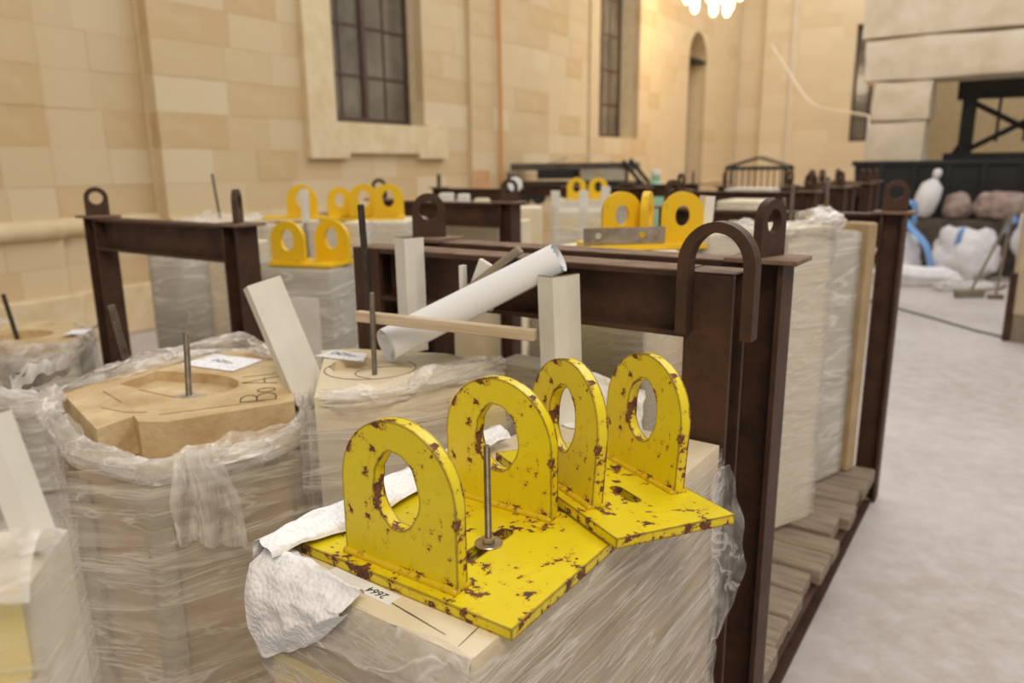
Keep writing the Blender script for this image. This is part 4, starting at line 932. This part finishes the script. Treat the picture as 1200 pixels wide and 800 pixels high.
# ---------------------------------------------------------------- right side: container, bags, broom
sk = thing('waste_skip', 'long black steel skip container in front of the stone portal', 'skip', (5.50, 12.05, 0), PR+PI/2)     # local X along its front, local -Y to the hall
prof = [(-.02, .35), (1.9, .35), (2.06, 1.56), (-.10, 1.56)]
MB().shape(prof, -.02, .04, M=MUP).build('front_panel', 'skip_paint', sk); MB().shape(prof, .86, .92, M=MUP).build('rear_panel', 'skip_paint', sk)
MB().box(0, 1.9, .04, .86, .35, .41).build('floor_plate', 'skip_paint', sk)
for x0, x1, xx in ((-.02, -.10, 0), (1.9, 2.06, 1)): MB().add([(x0, .0, .35), (x0, .9, .35), (x1, .9, 1.56), (x1, 0, 1.56), (x0+.05, .0, .35), (x0+.05, .9, .35), (x1+.05, .9, 1.56), (x1+.05, 0, 1.56)], [(0, 1, 2, 3), (7, 6, 5, 4), (0, 4, 5, 1), (1, 5, 6, 2), (2, 6, 7, 3), (3, 7, 4, 0)]).build('end_panel', 'skip_paint', sk)
MB().cbox(-.14, 2.10, -.06, .08, 1.53, 1.60, .01).build('rim', 'skip_paint', sk)
for k in range(4): MB().cbox(.25+k*.45, .33+k*.45, -.06, -.02, .36, 1.53, .008).build('rib', 'skip_paint', sk)
for k in (.2, 1.6): MB().cbox(k, k+.15, .05, .85, 0, .35, .01).build('skid', 'dark_steel', sk)
def bag(name, label, loc, size, seed, mat='woven_bag', amp=.10, rz=0, cat='bag', sag=.0, open_top=False):
    r = thing(name, label, cat, loc, rz); sx, sy, sz = size
    def fn(a_, b_):
        th = 2*PI*a_; ph = PI*(b_ if not open_top else .12+b_*.88); sp_ = math.sin(ph)**.65; cz = math.cos(ph)
        p = Vector((math.cos(th)*sp_, math.sin(th)*sp_, cz)); k = 1+amp*2*N(p.x*1.4+seed, p.y*1.4, p.z*1.4)+amp*N(p.x*4, p.y*4+seed, p.z*4)
        z = (p.z*k*.5+.5)*sz; fl_ = 1+.25*max(0, .5-z/sz)
        return (p.x*k*sx*fl_/2, p.y*k*sy*fl_/2, max(0, z-.06*sz))
    MB().grid(36, 22, fn, True).build('sack', mat, r, 'all'); return r
bag('sand_bag', 'small full white bag with a blue lifting loop', (5.46, 10.58, 0), (.56, .5, .66), 3)
b_ = bpy.data.objects[-1] if False else None
bg1 = bag('big_bag', 'slumped open white bulk bag between the looped bag and the leaning sack', (6.22, 10.30, 0), (.84, .66, .78), 9, amp=.13, open_top=True)
def strap(parent, pts, r=.03):
    pts = [Vector(p) for p in pts]; vs = []
    def fn(a_, b2): 
        t_ = a_*(len(pts)-1); i = min(int(t_), len(pts)-2); f = t_-i; p0 = pts[max(i-1, 0)]; p1 = pts[i]; p2 = pts[i+1]; p3 = pts[min(i+2, len(pts)-1)]
        c = .5*((2*p1)+(p2-p0)*f+(2*p0-5*p1+4*p2-p3)*f*f+(3*p1-p0-3*p2+p3)*f**3)
        return (c.x+(b2-.5)*r*1.6, c.y+(b2-.5)*r, c.z+(b2-.5)*r*.4)
    return MB().grid(40, 3, fn).build('strap', 'blue_strap', parent, 'all')
lp = [o for o in bpy.data.objects if o.get('label') == 'small full white bag with a blue lifting loop'][0]
strap(lp, [(.28, -.36, .12), (.20, -.35, .45), (.02, -.2, .72), (-.18, -.1, .98), (-.22, -.05, 1.04), (-.02, -.05, 1.06), (.16, 0, 1.0), (.20, .05, .72)], .075)
strap(bg1, [(-.38, -.45, .52), (-.36, -.46, .66), (-.30, -.40, .74)], .09); strap(bg1, [(.34, -.3, .66), (.38, -.25, .80), (.46, -.2, .86), (.52, -.2, .78)], .08)
bag('big_bag', 'tall leaning white bulk sack beside the broom handle', (7.02, 9.92, 0), (.66, .5, 1.15), 14, amp=.14)
bag('flat_sack', 'flat white sack lying in front of the looped bag', (5.33, 9.85, 0), (1.05, .4, .26), 21, amp=.12, rz=-.2, cat='bag')
bag('plastic_scrap', 'crushed clear plastic sheet on the floor by the broom', (5.75, 9.42, 0), (.8, .4, .12), 33, 'film_gather', .16, .2, 'plastic sheet')
bag('cement_sack', 'brown stained sack heaped on top behind the white bags', (6.83, 10.62, .78), (.66, .34, .42), 41, 'rag', .10, -.56, 'sack')
bag('cement_sack', 'pale stained sack leaning by the bottle-shaped white bag', (6.40, 10.90, .78), (.36, .26, .38), 47, 'rag', .10, -.56, 'sack')
jb = thing('tied_bag', 'white bag tied at its neck, propped against the skip', 'bag', (6.02, 11.10, .90), -.4); jb.rotation_euler = (0, .25, -.4)
MB().lathe([(.10, -.1), (.15, .0), (.165, .2), (.14, .36), (.05, .44), (.035, .47), (.06, .52), (.05, .58), (.02, .6)], 16).build('bag_body', 'woven_bag', jb, 'all'); MB().lathe([(.042, .455), (.046, .47), (.042, .485)], 12).build('tie', 'rag', jb, 'all')
jp = thing('timber_stack', 'stack of dark timber under the stained sacks and tied bag', 'timber', (6.02, 11.12, 0), -.56)
for k in range(5): MB().cbox(-.18, 1.25, -.12, .14, .156*k, .156*k+.152, .006).build('timber', 'dark_wood', jp)
br = thing('broom', 'push broom with long wooden handle leaning against the crate at the right', 'broom', (5.47, 8.85, 0), math.radians(6))
MB().cbox(-.19, .19, -.035, .035, .05, .10, .006).build('head', 'grey_wood', br)
MB().cbox(-.18, .18, -.03, .03, 0, .05, .004).build('bristles', 'bristle', br)
MB().tube([(0.02, 0, .09), (.21, -.24, 1.0)], .016, 8).build('handle', 'grey_wood', br, 40)
# crate / post at the right edge
ce = thing('panel_crate', 'cream panel with brown steel edge standing at the right beside the broom', 'panel', (4.52, 6.62, 0), math.radians(-56))
MB().cbox(-.02, 1.2, -.03, .03, .25, 1.22, .006).build('panel', 'light_wood', ce); MB().cbox(0, 1.2, -.028, .028, 0, .25, .005).build('lower_panel', 'grey_wood', ce)
MB().cbox(-.06, .0, -.05, .05, 0, .62, .006).build('corner_post', 'rust_steel', ce); MB().tube([(-.03, 0, .62), (-.02, 0, 1.30)], .02, 8).build('corner_tube', 'light_wood', ce)
MB().lathe([(.05, 1.26), (.06, 1.30), (.05, 1.38), (.02, 1.40)], 12, TR(.02, 0, 0)).build('clamp', 'dark_rod', ce, 40)
sc = thing('steel_prop', 'thin prop with a clamp foot leaning on the cream panel', 'prop', (5.72, 8.75, 0)); MB().tube([(0, 0, 0), (-.10, -.25, 1.06)], .014, 8).build('tube', 'grey_wood', sc, 40); MB().cbox(-.08, .08, -.04, .04, 0, .05, .005).build('foot', 'rust_top', sc); MB().tube([(.01, -.03, .12), (.09, -.03, .16)], .02, 6).build('clamp', 'rust_top', sc)
# hose on the floor, debris
ho_ = [(3.2, 9.9, .012), (3.75, 9.4, .012), (4.15, 8.726, .012), (4.35, 7.7, .012), (4.47, 6.9, .012), (4.75, 6.4, .012), (5.3, 5.9, .012)]
hz = []
for i in range(len(ho_)-1):
    for k in range(8):
        t_ = k/8; p0 = Vector(ho_[max(i-1, 0)]); p1 = Vector(ho_[i]); p2 = Vector(ho_[i+1]); p3 = Vector(ho_[min(i+2, len(ho_)-1)])
        hz.append(.5*((2*p1)+(p2-p0)*t_+(2*p0-5*p1+4*p2-p3)*t_*t_+(3*p1-p0-3*p2+p3)*t_**3))
tag(MB().tube(hz, .011, 8).build('hose', 'hose', None, 40), 'thin grey hose trailing across the pale concrete floor', 'hose')
# white cable strung across the end wall to the portal
cb = [Vector((6.9, 21.0, 4.6)), Vector((7.3, 19.0, 2.9)), Vector((6.9, 15.0, 2.45)), Vector((5.95, 12.92, 2.25)), Vector((5.93, 12.90, 1.7))]
cz = [cb[i].lerp(cb[i+1], k/8) for i in range(4) for k in range(8)]+[cb[-1]]
for _ in range(3): cz = [cz[0]]+[(cz[i-1]+cz[i]*2+cz[i+1])/4 for i in range(1, len(cz)-1)]+[cz[-1]]
tag(MB().tube(cz, .022, 6).build('cable', 'white_cable', None, 40), 'slack white cable strung from the end wall to the stone portal', 'cable')

# repeats of a kind share a group
GROUPS = {'lifting_bracket': 'yellow lifting brackets on the stones', 'storage_rack': 'rusty steel storage racks', 'corner_profile': 'white angle profiles', 'stone_slab': 'upright stone slabs in the racks',
          'carton': 'cartons behind the distant beam', 'wooden_batten': 'battens by the paper roll', 'paper_label': 'paper sheets on the stones'}
for o in bpy.data.objects:
    k = o.name.split('.')[0]
    if o.parent is None and o.get('category') and k in GROUPS: o['group'] = GROUPS[k]
    if o.parent is None and o.get('category') == 'rod': o['group'] = 'steel rods standing in the stones'
